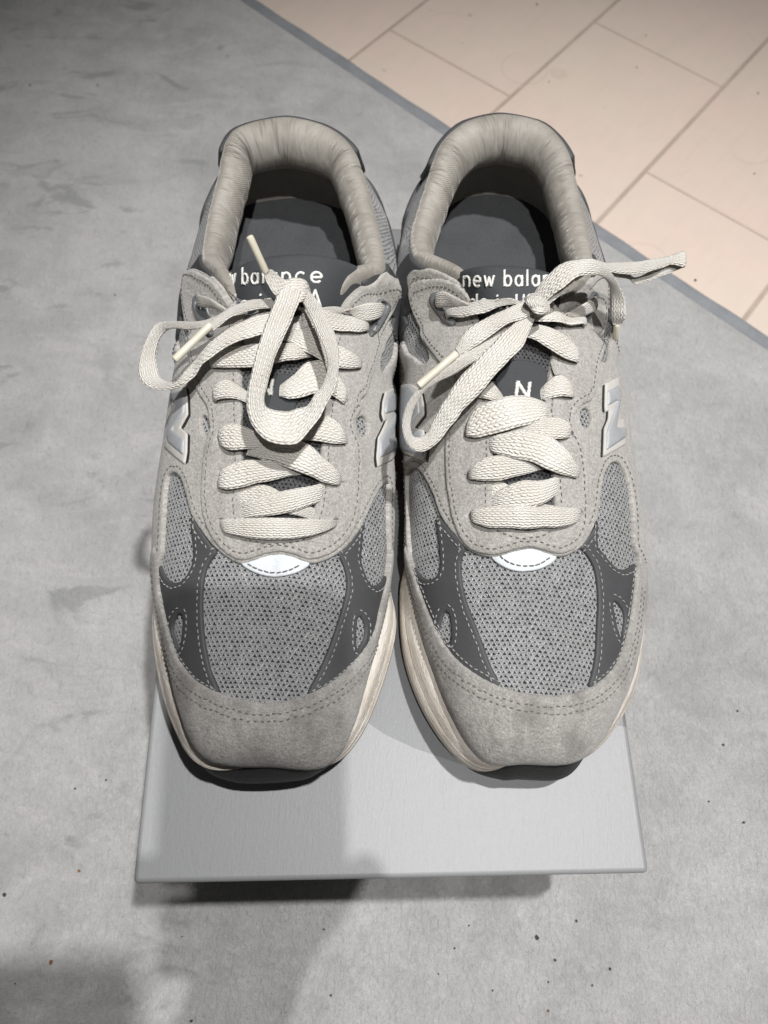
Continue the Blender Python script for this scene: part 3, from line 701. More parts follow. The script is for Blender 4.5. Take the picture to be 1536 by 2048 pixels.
fl = [.001, .002, .0055, .008, .007, .0015, -.003, -.004, -.003, -.002]+[.001]*5+[.004]*11+[.001]*5+[-.002, -.003, -.004, -.003, -.001, .004, .009, .009, .006]
rub = [.034, .024, .007, .006, .006, .006, .006, .006, .006]+[.006]*27+[.006, .006, .008, .025]
lift = [.0145, .012, .006, .0012, .0005]+[0.0004]*31+[.0005, .0012, .006, .0115]

def W_(d):   # small helper: several crops joined in one outline
    out = []
    for c, pts in d:
        out += pts if c is None else K(c, pts)
    return out
DATA = {}
DATA['L'] = dict(
  toe=W_([('c7', [(128, 80), (145, 130), (150, 200), (152, 280), (166, 380), (190, 490), (216, 600), (252, 715), (292, 780), (350, 848), (410, 890), (480, 925), (560, 955), (650, 975), (760, 985), (850, 975), (930, 955), (1010, 922), (1080, 885), (1150, 835), (1220, 765), (1290, 680), (1336, 600), (1358, 530), (1372, 450), (1398, 350), (1418, 280), (1432, 180), (1440, 70)]), (None, [('U', 5.2, 0, 0), ('U', NK, 36.1, 0)])]),
  toe_top=(1, 27),
  darkA=W_([('c4', [(380, 860), (300, 750), (262, 680), (236, 630)]), ('c7', [(320, -20), (334, 80), (337, 165), (318, 225), (288, 278), (238, 306), (190, 285), (165, 240), (148, 190), (132, 240), (160, 400), (185, 530), (225, 680), (280, 790), (350, 880), (470, 945), (488, 925), (432, 800), (402, 650), (387, 500), (389, 330), (406, 230), (442, 165), (478, 128), (440, 60)])]),
  holeA=K('c7', [(265, 475), (281, 500), (275, 580), (262, 700), (240, 640), (217, 575), (226, 520), (250, 482)]),
  darkB=W_([('c4', [(1060, 880), (1130, 800), (1180, 730), (1224, 672), (1206, 780), (1200, 870)]), ('c7', [(1285, 120), (1281, 175), (1297, 230), (1322, 298), (1352, 323), (1390, 306), (1424, 250), (1444, 270), (1404, 400), (1384, 520), (1345, 640), (1255, 760), (1155, 862), (1020, 950), (965, 945), (1030, 830), (1090, 700), (1140, 560), (1180, 430), (1207, 320), (1192, 225), (1150, 135), (1110, 90)])]),
  holeB=K('c7', [(1266, 488), (1285, 500), (1306, 540), (1305, 605), (1288, 645), (1255, 695), (1253, 600), (1256, 530)]),
  quarter=W_([('c4', [(80, 900), (84, 800), (88, 700), (93, 600), (100, 500), (114, 428), (150, 411), (185, 440), (206, 500), (226, 590), (241, 650), (282, 720), (332, 790), (385, 850), (440, 892), (490, 925), (530, 936), (570, 927), (620, 907), (680, 887), (740, 880), (800, 893), (860, 918), (910, 934), (960, 926), (1010, 907), (1060, 880), (1120, 830), (1172, 760), (1212, 690), (1242, 620), (1272, 550), (1302, 498), (1332, 471), (1350, 472), (1346, 540), (1344, 640), (1346, 760), (1352, 890)]), (None, [('U', 5.0, 11.3, 0.0), ('U', 11.6, 11.9, .45), (799, 582), (797, 564), (788, 552), (775, 549), (760, 553), (740, 563), (721, 574), (706, 589), (695, 604), (680, 625), (668, 640), (655, 700), (650, 780), (640, 905), (636, 958), (630, 1011), (617, 1050), (599, 1069), (546, 1076), (500, 1064), (487, 1036), (484, 997), (489, 920), (486, 780), (484, 700), (470, 630), (457, 592), (447, 573), (437, 561), (422, 548), (411, 542), (400, 539), (386, 539), (376, 545), (371, 556), ('U', 28.5, 28.7, .45), ('U', 29.0, 36.2, 0.0)])]),
  leafA=K('c4', [(320, 90), (345, 130), (352, 170), (337, 208), (322, 215), (306, 180), (297, 130), (302, 97)]),
  leafB=K('c4', [(1195, 93), (1220, 110), (1233, 150), (1226, 190), (1207, 222), (1190, 208), (1170, 175), (1162, 140), (1174, 105)]),
  meshes=[K('c3', [(1414, 540), (1404, 660), (1375, 760), (1332, 825), (1310, 800), (1318, 725), (1355, 645), (1392, 570)]), [(364, 632), (372, 640), (380, 660), (378, 680), (368, 700), (357, 705), (357, 670)]],
  stay=W_([('c3', [(310, 290), (292, 420), (310, 560), (330, 700), (350, 830), (362, 880), (388, 940), (430, 1000)]), ('c4', [(352, 120), (362, 180), (338, 240), (320, 320), (311, 450), (306, 600), (332, 720), (382, 810), (452, 880), (500, 908), (540, 915), (590, 900), (680, 868), (740, 862), (800, 874), (870, 902), (920, 912), (980, 894), (1040, 862), (1100, 810), (1148, 735), (1178, 640), (1188, 500), (1193, 330), (1183, 250), (1142, 175), (1150, 110), (1200, 50)]), ('c3', [(1190, 975), (1238, 930), (1258, 850), (1288, 760), (1308, 650), (1338, 560), (1385, 480), (1408, 400), (1405, 340), (1362, 310), (1300, 318), (1210, 350), (1140, 420), (1112, 470)]), (None, [(668, 640), (655, 700), (650, 780), (640, 905), (636, 958), (630, 1011), (617, 1050), (599, 1069), (546, 1076), (500, 1064), (487, 1036), (484, 997), (489, 920), (486, 780), (484, 700), (478, 640)]), ('c3', [(520, 400), (470, 330), (400, 285), (350, 275)])]),
  eyelets=K('c3', [(448, 762), (474, 968), (1200, 772), (1128, 972)])+K('c4', [(418, 222), (1092, 252), (410, 482), (1074, 482), (420, 692), (1046, 692)]),
  logoB=[(763, 785), (789, 773), (794, 770), (790, 786), (790, 822), (784, 856), (792, 855), (787, 869), (787, 899), (790, 908), (774, 922), (748, 936), (746, 916), (749, 877), (760, 854), (765, 842), (760, 845), (756, 830), (758, 804)],
  logoBi=[(763, 797), (771, 787), (787, 786), (788, 804), (785, 837), (774, 872), (786, 876), (785, 897), (750, 918), (750, 883), (758, 866), (780, 822), (761, 830), (760, 821)],
  logoA=[(365, 767), (379, 777), (382, 795), (383, 832), (378, 841), (369, 858), (382, 870), (381, 907), (377, 931), (359, 917), (338, 895), (343, 878), (347, 846), (353, 820), (352, 781)],
  logoAi=[(369, 784), (378, 786), (379, 795), (379, 825), (374, 835), (355, 862), (378, 882), (376, 914), (347, 888), (345, 872), (349, 846), (363, 816), (354, 800), (354, 784)],
  chev=K('c7', [(595, 190), (640, 150), (720, 120), (810, 110), (900, 120), (960, 150), (1005, 192), (955, 230), (885, 258), (810, 272), (730, 262), (655, 233)]),
  chevline=K('c7', [(650, 196), (700, 225), (760, 243), (820, 246), (880, 232), (940, 198)]),
  loopB=[(746, 597), (757, 593), (767, 600), (770, 614), (764, 632), (752, 655), (741, 676), (732, 684), (727, 676), (733, 655), (741, 630), (742, 610)],
  loopBh=[[(749, 606), (757, 603), (761, 611), (757, 624), (749, 630), (745, 620)], [(737, 652), (743, 648), (744, 658), (738, 670), (733, 668)]],
  loopA=[(404, 594), (417, 590), (428, 598), (432, 640), (440, 672), (432, 684), (420, 672), (410, 650), (400, 625), (399, 606)],
  loopAh=[[(406, 606), (416, 602), (420, 612), (418, 624), (408, 622)], [(422, 648), (430, 646), (432, 660), (426, 668)]],
  tongue_top=W_([('c1', [(300, 1100), (345, 1078), (420, 1035), (500, 1002), (640, 970), (800, 960), (950, 970), (1080, 1008), (1170, 1050), (1215, 1085)])]),
  tongue_low=[(466, 700), (486, 690), (530, 686), (570, 685), (620, 686), (660, 690), (676, 700)],
  label=[(528, 756), (580, 748), (600, 760), (586, 850), (534, 858), (516, 800)],
  band=[(None, None)])
DATA['R'] = dict(
  toe=W_([('c8', [(108, 70), (120, 130), (150, 230), (182, 330), (215, 430), (252, 520), (292, 600), (342, 680), (402, 750), (480, 810), (560, 860), (640, 895), (740, 925), (850, 940), (950, 942), (1060, 925), (1140, 890), (1200, 845), (1260, 778), (1300, 700), (1330, 600), (1352, 500), (1366, 400), (1376, 300), (1388, 200), (1404, 130)]), (None, [('U', 5.0, 0, 0), ('U', NK, 36.0, 0)])]),
  toe_top=(1, 24),
  darkA=W_([('c6', [(480, 850), (420, 780), (360, 720), (300, 640)]), ('c8', [(266, -30), (277, 40), (287, 130), (291, 210), (277, 260), (236, 285), (190, 276), (150, 222), (128, 190), (165, 300), (205, 410), (262, 550), (335, 690), (440, 795), (560, 870), (660, 910), (622, 870), (560, 740), (520, 620), (470, 500), (431, 390), (411, 290), (405, 210), (411, 150), (440, 100), (400, 40)])]),
  holeA=K('c8', [(320, 452), (344, 480), (351, 540), (356, 600), (347, 660), (302, 610), (282, 570), (292, 525)]),
  darkB=W_([('c6', [(1080, 860), (1130, 800), (1180, 735), (1214, 670), (1201, 820), (1220, 870)]), ('c8', [(1184, 100), (1221, 150), (1262, 200), (1300, 228), (1350, 222), (1388, 185), (1395, 215), (1380, 330), (1358, 500), (1318, 700), (1264, 800), (1180, 885), (1115, 910), (1150, 800), (1166, 700), (1171, 550), (1181, 400), (1166, 250), (1150, 200), (1120, 150), (1078, 100)])]),
  holeB=K('c8', [(1262, 398), (1286, 415), (1316, 450), (1331, 500), (1322, 560), (1311, 640), (1290, 570), (1270, 480)]),
  quarter=W_([('c6', [(155, 890), (146, 800), (140, 700), (134, 600), (132, 500), (138, 420), (152, 390), (185, 385), (216, 410), (251, 470), (291, 560), (311, 640), (352, 710), (402, 770), (440, 820), (490, 862), (560, 890), (620, 899), (670, 890), (720, 870), (770, 856), (820, 850), (870, 860), (930, 885), (980, 896), (1030, 886), (1080, 860), (1130, 815), (1172, 740), (1202, 660), (1217, 560), (1226, 470), (1246, 400), (1271, 366), (1302, 352), (1332, 370), (1362, 430), (1388, 520), (1398, 620), (1402, 700), (1398, 860)]), (None, [('U', 5.0, 11.3, 0), ('U', 11.6, 11.9, .45), (1213, 590), (1214, 565), (1205, 548), (1190, 545), (1172, 560), (1145, 585), (1125, 610), (1112, 640), (1100, 711), (1094, 750), (1086, 800), (1086, 841), (1098, 920), (1104, 983), (1105, 1025), (1086, 1055), (1048, 1065), (1002, 1051), (988, 1028), (986, 997), (990, 916), (985, 800), (980, 757), (968, 690), (955, 630), (945, 590), (925, 566), (900, 549), (880, 537), (851, 535), (828, 537), (818, 549), (815, 567), ('U', 28.5, 28.7, .45), ('U', 29.0, 36.0, 0.0)])]),
  leafA=K('c6', [(300, 20), (306, 20), (306, 26), (300, 26)]),
  leafB=K('c6', [(1130, 48), (1152, 62), (1164, 95), (1162, 135), (1140, 170), (1118, 160), (1100, 125), (1096, 90), (1108, 62)]),
  meshes=[K('c5', [(78, 60), (74, 150), (85, 260), (105, 350), (150, 430), (220, 488), (262, 470), (258, 430), (230, 340), (175, 210), (115, 85), (95, 45)]), [(1210, 615), (1217, 630), (1221, 650), (1221, 690), (1216, 722), (1200, 730), (1192, 715), (1196, 690), (1203, 655)]],
  stay=W_([('c5', [(140, 40), (155, 130), (200, 260), (258, 390), (320, 470), (385, 560), (425, 690), (385, 820), (362, 870)]), ('c6', [(358, 250), (359, 450), (374, 560), (394, 680), (430, 780), (488, 850), (560, 876), (620, 884), (670, 874), (720, 855), (770, 842), (820, 836), (870, 846), (930, 870), (980, 880), (1030, 868), (1090, 830), (1140, 740), (1146, 640), (1138, 440), (1124, 330), (1108, 260), (1070, 190), (1052, 130), (1068, 75), (1105, 35)]), ('c5', [(1110, 715), (1165, 690), (1192, 600), (1196, 480), (1222, 330), (1246, 200), (1225, 90), (1150, 50), (1080, 60), (1000, 110)]), (None, [(1106, 650), (1100, 711), (1094, 750), (1086, 800), (1086, 841), (1098, 920), (1104, 983), (1105, 1025), (1086, 1055), (1048, 1065), (1002, 1051), (988, 1028), (986, 997), (990, 916), (985, 800), (980, 757), (968, 690), (960, 640)]), ('c5', [(500, 90), (430, 20), (330, -20), (200, -10)])]),
  eyelets=K('c5', [(1072, 462), (1044, 672), (474, 890), (1036, 892)])+K('c6', [(480, 440), (1070, 440), (500, 660), (1092, 645)]),
  logoB=[(1203, 770), (1227, 758), (1230, 776), (1233, 802), (1230, 842), (1237, 838), (1240, 861), (1242, 880), (1243, 891), (1199, 917), (1200, 896), (1201, 859), (1209, 840), (1210, 824), (1203, 829), (1202, 814)],
  logoBi=[(1205, 786), (1226, 774), (1230, 786), (1231, 802), (1227, 832), (1223, 859), (1240, 858), (1241, 877), (1203, 904), (1204, 865), (1212, 843), (1224, 804), (1206, 815)],
  logoA=[(792, 762), (802, 768), (832, 771), (849, 784), (854, 809), (855, 832), (836, 857), (854, 862), (861, 896), (858, 925), (808, 902), (800, 880), (800, 837), (798, 783)],
  logoAi=[(804, 772), (830, 774), (845, 790), (848, 828), (830, 857), (853, 867), (858, 901), (856, 915), (810, 899), (804, 880), (804, 830)],
  chev=K('c8', [(565, 150), (610, 110), (680, 85), (770, 75), (850, 85), (910, 110), (955, 152), (915, 195), (845, 228), (770, 242), (690, 233), (620, 200)]),
  chevline=K('c8', [(630, 150), (670, 185), (730, 205), (800, 208), (850, 195), (900, 160)]),
  loopA=K('c5', [(285, 95), (300, 68), (335, 68), (350, 90), (352, 130), (385, 190), (425, 240), (428, 272), (405, 290), (370, 285), (340, 240), (310, 180), (285, 130)]),
  loopAh=[K('c5', [(318, 100), (340, 95), (345, 130), (340, 155), (322, 150)]), K('c5', [(368, 210), (392, 205), (410, 245), (400, 268), (378, 255)])],
  loopB=K('c5', [(1135, 70), (1158, 62), (1170, 90), (1160, 140), (1130, 220), (1108, 275), (1085, 292), (1072, 280), (1090, 230), (1115, 170), (1128, 110)]),
  loopBh=[K('c5', [(1138, 90), (1152, 86), (1152, 120), (1138, 140), (1132, 120)]), K('c5', [(1095, 235), (1110, 228), (1104, 258), (1092, 270)])],
  tongue_top=W_([('c2', [(330, 880), (380, 845), (430, 818), (520, 806), (640, 806), (740, 818), (830, 845), (900, 890), (930, 930)])]),
  tongue_low=[(952, 705), (975, 692), (1000, 688), (1040, 686), (1075, 688), (1098, 694), (1112, 706)],
  label=K('c5', [(690, 478), (760, 455), (880, 480), (925, 555), (905, 640), (882, 720), (668, 720), (645, 640), (622, 560)]))

# lace strands: rows (ax, ay, bx, by, height a, height b); crop prefix converted by K
LL_cross = [
 K('c4', [(408, 685, 418, 722, -.001), (440, 684, 450, 752, .0047), (560, 680, 560, 775, .0055), (700, 675, 690, 788, .0058), (820, 674, 820, 788, .0058), (940, 680, 950, 758, .0052), (1015, 684, 1030, 722, .0043), (1056, 690, 1060, 704, -.001)]),
 K('c4', [(470, 480, 500, 590, .0004), (530, 488, 545, 600, .0018), (660, 488, 640, 620, .0024), (800, 560, 780, 650, .0024), (935, 620, 885, 675, .0018), (990, 650, 950, 700, .0004)]),
 K('c4', [(490, 620, 500, 700, .0004), (535, 590, 545, 682, .0022), (640, 556, 655, 668, .0042), (780, 522, 790, 640, .0045), (935, 488, 938, 592, .003), (990, 470, 995, 560, .0005)]),
 K('c4', [(404, 470, 415, 500, -.001), (440, 412, 432, 514, .0045), (520, 368, 500, 522, .0058), (640, 350, 620, 490, .005), (760, 362, 760, 448, .0036), (850, 395, 860, 430, .0022)]),
 K('c4', [(590, 262, 570, 325, .003), (680, 272, 640, 345, .0042), (790, 255, 740, 375, .0062), (880, 278, 830, 420, .007), (980, 365, 940, 468, .0062), (1050, 430, 1035, 496, .005), (1080, 465, 1076, 494, -.001)]),
 K('c4', [(412, 210, 415, 245, -.001), (432, 186, 440, 280, .0045), (490, 163, 490, 303, .006), (580, 175, 560, 304, .0055), (690, 228, 660, 285, .004), (760, 262, 740, 290, .002)]),
 K('c4', [(800, 200, 780, 262, .003), (880, 140, 860, 245, .0042), (960, 112, 940, 252, .0055), (1040, 155, 1020, 264, .0055), (1085, 220, 1080, 266, .0045), (1098, 244, 1096, 262, -.001)]),
 K('c3', [(468, 945, 472, 975, -.001), (484, 895, 486, 978, .0042), (540, 868, 545, 968, .005), (600, 890, 606, 976, .003), (650, 930, 640, 990, .0008)]),
 K('c3', [(800, 880, 800, 950, .002), (860, 838, 845, 965, .0036), (930, 775, 920, 960, .0048), (1010, 770, 1000, 948, .0055), (1080, 850, 1060, 965, .005), (1118, 930, 1105, 986, .0043), (1135, 962, 1128, 982, -.001)]),
 K('c3', [(446, 752, 450, 780, -.001), (466, 735, 468, 805, .0044), (540, 708, 540, 808, .0052), (640, 696, 640, 806, .0055), (760, 690, 770, 788, .006), (870, 690, 880, 770, .006), (960, 700, 960, 742, .003)]),
 K('c3', [(800, 610, 780, 640, .003), (880, 612, 850, 684, .0055), (960, 618, 920, 735, .0068), (1050, 672, 1020, 800, .0062), (1130, 718, 1110, 812, .0052), (1185, 752, 1180, 804, .0044), (1210, 768, 1206, 786, -.001)]),
 K('c3', [(960, 468, 970, 535, .008), (1040, 455, 1050, 532, .0075), (1180, 448, 1180, 532, .007), (1270, 446, 1275, 530, .006), (1306, 455, 1310, 515, .001)]),
 K('c3', [(900, 520, 900, 605, .006), (1000, 535, 1010, 608, .006), (1100, 538, 1110, 618, .006), (1200, 540, 1205, 620, .0055), (1246, 548, 1250, 610, .0008)]),
 K('c3', [(392, 425, 396, 470, .001), (420, 412, 425, 474, .0065), (520, 398, 520, 455, .0085), (640, 394, 640, 450, .010), (760, 398, 760, 450, .010), (830, 405, 830, 460, .008)]),
 K('c3', [(610, 640, 612, 662, .0008), (700, 610, 700, 672, .003), (800, 570, 800, 640, .005), (900, 540, 900, 620, .005), (980, 540, 980, 600, .004)]),
]
LL_endA = [K('c3', [(860, 395, 850, 470, .1035), (740, 418, 735, 466, .106), (640, 424, 620, 482, .107), (540, 455, 535, 512, .107), (470, 498, 485, 552, .106), (420, 540, 442, 582, .105)])]
LL_endB = [K('c3', [(860, 330, 810, 400, .110), (800, 300, 770, 400, .114), (760, 262, 720, 330, .118), (738, 268, 704, 282, .120)])]
LL_loopA = [K('c3', [(760, 480, 740, 600, .101), (640, 512, 640, 625, .101), (520, 575, 525, 665, .099), (430, 640, 440, 722, .096), (350, 722, 372, 785, .092), (290, 795, 305, 862, .088), (225, 850, 225, 893, .085), (180, 848, 140, 896, .084), (148, 800, 68, 868, .084), (138, 720, 42, 790, .085), (155, 640, 62, 690, .087), (195, 588, 105, 590, .089), (230, 575, 150, 545, .091), (300, 580, 260, 538, .094), (390, 575, 380, 534, .097), (500, 560, 500, 500, .099), (600, 540, 610, 490, .099)])]
LL_loopB = [K('c3', [(920, 330, 800, 350, .110), (900, 420, 770, 420, .113), (855, 530, 725, 530, .114), (800, 650, 690, 640, .113), (755, 770, 648, 780, .111), (722, 890, 622, 920, .108), (712, 965, 625, 1020, .106), (735, 998, 655, 1100, .104), (800, 1006, 740, 1175, .103), (870, 1000, 850, 1196, .103), (935, 975, 935, 1140, .104), (985, 920, 1015, 1030, .106), (1030, 840, 1080, 900, .108), (1045, 760, 1108, 780, .110), (1030, 690, 1105, 660, .111), (990, 600, 1060, 540, .112), (945, 500, 1005, 440, .111), (900, 420, 940, 370, .109), (850, 370, 880, 330, .106)])]
LL_knot = [K('c3', [(800, 330, 790, 420, .108), (860, 308, 850, 440, .112), (920, 318, 915, 430, .111), (945, 360, 935, 420, .106)])]
RL_cross = [
 K('c6', [(492, 645, 496, 668, -.001), (520, 630, 520, 705, .0047), (620, 616, 620, 728, .0057), (740, 614, 740, 730, .006), (880, 614, 880, 728, .006), (1000, 618, 1000, 718, .0055), (1070, 626, 1075, 690, .0043), (1100, 640, 1098, 656, -.001)]),
 K('c6', [(590, 440, 590, 560, .0004), (640, 455, 630, 600, .0016), (760, 520, 740, 640, .002), (880, 590, 850, 640, .0022), (960, 600, 930, 660, .0012)]),
 K('c6', [(590, 560, 590, 640, .0004), (625, 530, 630, 625, .0022), (740, 478, 745, 620, .0042), (850, 465, 860, 606, .0045), (945, 445, 950, 560, .003), (990, 430, 990, 500, .0004)]),
 K('c6', [(482, 430, 486, 456, -.001), (512, 395, 512, 464, .0045), (580, 345, 580, 474, .0056), (680, 330, 680, 464, .005), (780, 340, 780, 436, .0038), (880, 372, 890, 400, .002)]),
 K('c6', [(600, 215, 590, 290, .002), (650, 212, 630, 312, .0042), (750, 198, 720, 342, .006), (860, 218, 830, 378, .0068), (960, 268, 930, 425, .0062), (1030, 345, 1000, 446, .0052), (1066, 405, 1058, 456, .0043), (1078, 432, 1072, 450, -.001)]),
 K('c6', [(474, 190, 478, 220, -.001), (500, 130, 496, 226, .0045), (560, 60, 560, 230, .006), (640, 34, 640, 212, .0066), (730, 6, 740, 178, .006), (820, 6, 840, 148, .0048), (890, 22, 890, 128, .003), (940, 40, 940, 90, .0006)]),
 K('c6', [(700, 170, 690, 196, .002), (800, 140, 780, 208, .0036), (900, 118, 880, 238, .005), (970, 125, 950, 246, .0056), (1020, 165, 1010, 236, .0046), (1044, 204, 1040, 224, -.001)]),
 K('c5', [(480, 640, 470, 680, .0042), (530, 600, 520, 690, .0045), (600, 590, 590, 698, .0045), (645, 630, 640, 706, .0025), (680, 680, 670, 720, .0008)]),
 K('c5', [(870, 640, 870, 690, .0006), (915, 588, 905, 688, .003), (960, 560, 955, 688, .0048), (1010, 590, 1000, 690, .005), (1036, 648, 1034, 690, .0042), (1050, 668, 1046, 682, -.001)]),
 K('c5', [(930, 480, 960, 490, .003), (925, 530, 955, 530, .0045), (935, 570, 965, 565, .0045)]),
 K('c5', [(760, 310, 740, 370, .008), (840, 300, 800, 385, .008), (930, 330, 890, 432, .0072), (1010, 375, 980, 478, .006), (1062, 420, 1050, 496, .0046), (1082, 450, 1076, 470, -.001)]),
 K('c5', [(870, 170, 870, 200, .010), (940, 140, 930, 190, .009), (1010, 100, 1000, 185, .0085), (1080, 75, 1080, 178, .0078), (1130, 85, 1132, 158, .0065), (1150, 100, 1150, 140, .0008)]),
 K('c5', [(800, 240, 790, 290, .008), (880, 205, 860, 290, .0078), (980, 192, 960, 295, .007), (1070, 195, 1070, 296, .0062), (1100, 206, 1100, 284, .0008)]),
 K('c5', [(318, 105, 322, 150, .0008), (345, 80, 345, 160, .0065), (420, 52, 430, 155, .0085), (520, 42, 530, 128, .010), (640, 52, 640, 110, .0105), (760, 76, 760, 112, .0105), (830, 95, 825, 130, .0105)]),
 K('c5', [(370, 215, 376, 255, .0008), (400, 192, 405, 268, .0062), (480, 180, 490, 268, .0075), (600, 165, 620, 240, .009), (720, 150, 740, 200, .010), (820, 120, 830, 170, .0105)]),
]
RL_endA = [K('c5', [(840, 110, 850, 190, .109), (770, 130, 790, 215, .110), (640, 180, 690, 262, .110), (520, 242, 580, 335, .108), (440, 310, 490, 395, .106), (398, 385, 425, 430, .105)])]
RL_loopA = [K('c5', [(790, 190, 860, 205, .108), (650, 320, 775, 385, .109), (510, 460, 655, 515, .107), (405, 585, 545, 635, .104), (335, 690, 445, 745, .100), (282, 790, 355, 855, .096), (245, 860, 285, 935, .094), (205, 888, 215, 976, .093), (165, 888, 150, 962, .093), (150, 850, 108, 905, .093), (152, 795, 94, 830, .094), (172, 718, 112, 735, .096), (222, 640, 155, 655, .098), (300, 582, 225, 585, .100), (420, 520, 330, 505, .102), (560, 432, 440, 425, .104), (690, 330, 570, 340, .104), (790, 240, 720, 240, .104)])]
RL_endB = [K('c2', [(780, 990, 730, 930, .108), (820, 950, 790, 850, .113), (880, 900, 870, 780, .117), (950, 850, 955, 760, .119), (1020, 838, 1050, 780, .117), (1068, 852, 1110, 828, .113), (1098, 890, 1150, 890, .107), (1108, 950, 1178, 965, .100), (1106, 1020, 1182, 1040, .094), (1116, 1075, 1160, 1078, .089)])]
RL_loopB = [K('c2', [(760, 960, 790, 1000, .108), (840, 870, 870, 930, .112), (920, 800, 950, 860, .113), (1000, 770, 1020, 830, .112), (1090, 780, 1100, 830, .110), (1200, 776, 1205, 834, .107), (1300, 766, 1310, 816, .105), (1385, 745, 1392, 792, .104), (1450, 728, 1452, 800, .104), (1455, 745, 1456, 805, .1025), (1440, 770, 1442, 808, .101), (1370, 800, 1376, 838, .100), (1290, 828, 1300, 862, .099), (1225, 850, 1230, 886, .099), (1190, 830, 1195, 862, .100), (1110, 805, 1110, 845, .103), (1020, 790, 1020, 835, .107), (930, 830, 940, 870, .108)])]
RL_knot = [K('c5', [(790, 95, 810, 150, .110), (830, 85, 840, 180, .114), (880, 90, 890, 195, .114), (915, 110, 920, 190, .110)]), K('c5', [(880, 80, 820, 90, .110), (900, 130, 800, 130, .1155), (915, 180, 850, 170, .112), (912, 200, 870, 195, .107)])]

def Vs_ref(V): return np.asarray(V)
# ------------------------------------------------------------------ build one shoe
def open_line(poly, i0, i1): return [p for p in poly[i0:i1] if p[0] != 'U']
def build_shoe(key, knots, root, mid):
    d = DATA[key]; rb_ = list(rub)
    if key == 'R': rb_[1], rb_[2], rb_[NK-1] = .028, .010, .017
    up = Upper(knots, fl, rb_, lift); up.pull = [0.0]*NK
    if key == 'L': up.pull[1], up.pull[2], up.pull[3] = -.0045, -.003, -.001
    F = up.F
    c = up.V.mean(0)*[1, 1, 0]+[0, 0, BOX_Z+0.03]
    Vs = up.V-up.Nn*0.0003
    mesh_obj('upper', Vs, orient(Vs, F, c), M['net'], root, up.W2)
    n_f = int(10.4*NS); Tr = up.Tl[:n_f]; rows = [Tr+[dx, 0, -0.0006-abs(dx)*0.05] for dx in (-0.003, -0.0015, 0, 0.0015, 0.003)]
    V, Fr = loft(rows, False); mesh_obj('upper_ridge', V, orient(Vs_ref(V), Fr, np.array(V).mean(0)-[0, 0, 1]), M['net'], root, np.array(V)[:, :2])
    build_sole(up, root)
    build_collar(up, root, 10.95, 29.05, mid)
    # rear quarter: suede foxing round the heel and the charcoal heel tab
    panel('heel_counter', up, [('U', 11.5, 28.6, 0.0), ('U', 28.5, 27.0, 0.36), ('U', 26.5, 24.5, 0.24), ('U', 24.2, 16.5, 0.5), ('U', 16.0, 13.5, 0.27), ('U', 13, 11.5, 0.36)], M['dark'], root, 0.0014, sm=1, grid=0.004)
    panel('heel_tab', up, [('U', 17.0, 23.0, 0.55), ('U', 23.2, 16.8, 0.995)], M['dark'], root, 0.0027, sm=1, grid=0.003)
    panel('ankle_band', up, [('U', 13.6, 13.45, .2), ('U', 13.4, 13.2, .985), ('U', 13.0, 12.0, .98), ('U', 11.9, 11.9, .55), ('U', 12.0, 12.4, .2)], M['dark'], root, 0.0014, sm=2)
    panel('ankle_band', up, [('U', 26.4, 26.55, .2), ('U', 26.6, 26.8, .985), ('U', 27.0, 28.0, .98), ('U', 28.1, 28.1, .55), ('U', 28.0, 27.6, .2)], M['dark'], root, 0.0014, sm=2)
    # charcoal side overlays with their windows
    da = panel('side_overlay', up, d['darkA'], M['dark'], root, 0.0012, holes=[d['holeA']], edge=0.0009)
    db = panel('side_overlay', up, d['darkB'], M['dark'], root, 0.0012, holes=[d['holeB']], edge=0.0009)
    toe = panel('toe_cap', up, d['toe'], M['toesuede'], root, 0.0014, base=0.0012, edge=0.0010, rag=0.00008)
    panel('toe_badge', up, d['chev'], M['reflect'], root, 0.0008, base=0.0004, edge=0.0006)
    # tongue under the laces
    thr = [p for p in d['stay']]
    if key == 'L': tm = [(470, 690), (500, 1075), (546, 1085), (600, 1080), (640, 1050), (652, 905), (680, 690)]
    else: tm = [(950, 690), (975, 900), (975, 1050), (1010, 1065), (1048, 1072), (1095, 1064), (1118, 1020), (1100, 850), (1120, 690)]
    panel('tongue_mesh', up, tm, M['netdark'], root, 0.0007, sm=1)
    panel('tongue_label', up, d['label'], M['tongue'], root, 0.0009, base=0.0007, sm=1)
    holes_q = [d['leafB']]+([d['leafA']] if key == 'L' else [])+d['meshes']
    q = panel('quarter', up, d['quarter'], M['suede'], root, 0.0013, base=0.0004, holes=holes_q, edge=0.0011, rag=0.00006)
    eh = []
    for x, y in d['eyelets']:
        eh.append([(x+6.0*math.cos(a), y+5.5*math.sin(a)) for a in np.linspace(0, 2*math.pi, 9)[:-1]])
    st = panel('eyestay', up, d['stay'], M['suede'], root, 0.0013, base=0.0017, holes=eh, edge=0.0011, rag=0.00006)
    for k in 'AB':
        lp = panel('lace_loop', up, d['loop'+k], M['tpu'], root, 0.0022, base=0.0026, holes=d['loop'+k+'h'], edge=0.0010, sm=2, grid=0.0016)
        sh = {('L', 'A'): 5, ('L', 'B'): -5, ('R', 'A'): 5, ('R', 'B'): -5}[(key, k)]
        ed = panel('logo_backing', up, [(x+sh, y+3) for x, y in d['logo'+k]], M['rubber'], root, 0.0005, base=0.0013, edge=0.0005, sm=0, grid=0.003)
        lg = panel('side_logo', up, d['logo'+k], M['trim'], root, 0.0010, base=0.0016, edge=0.0006, sm=0, grid=0.003)
        lg['label'] = 'silver letter N with a pale border'
        panel('logo_face', up, d['logo'+k+'i'], M['silver'], lg, 0.0009, base=0.0024, edge=0.0014, sm=0, grid=0.0026)
    # stitching
    tp = d['toe']; a, b = d['toe_top']
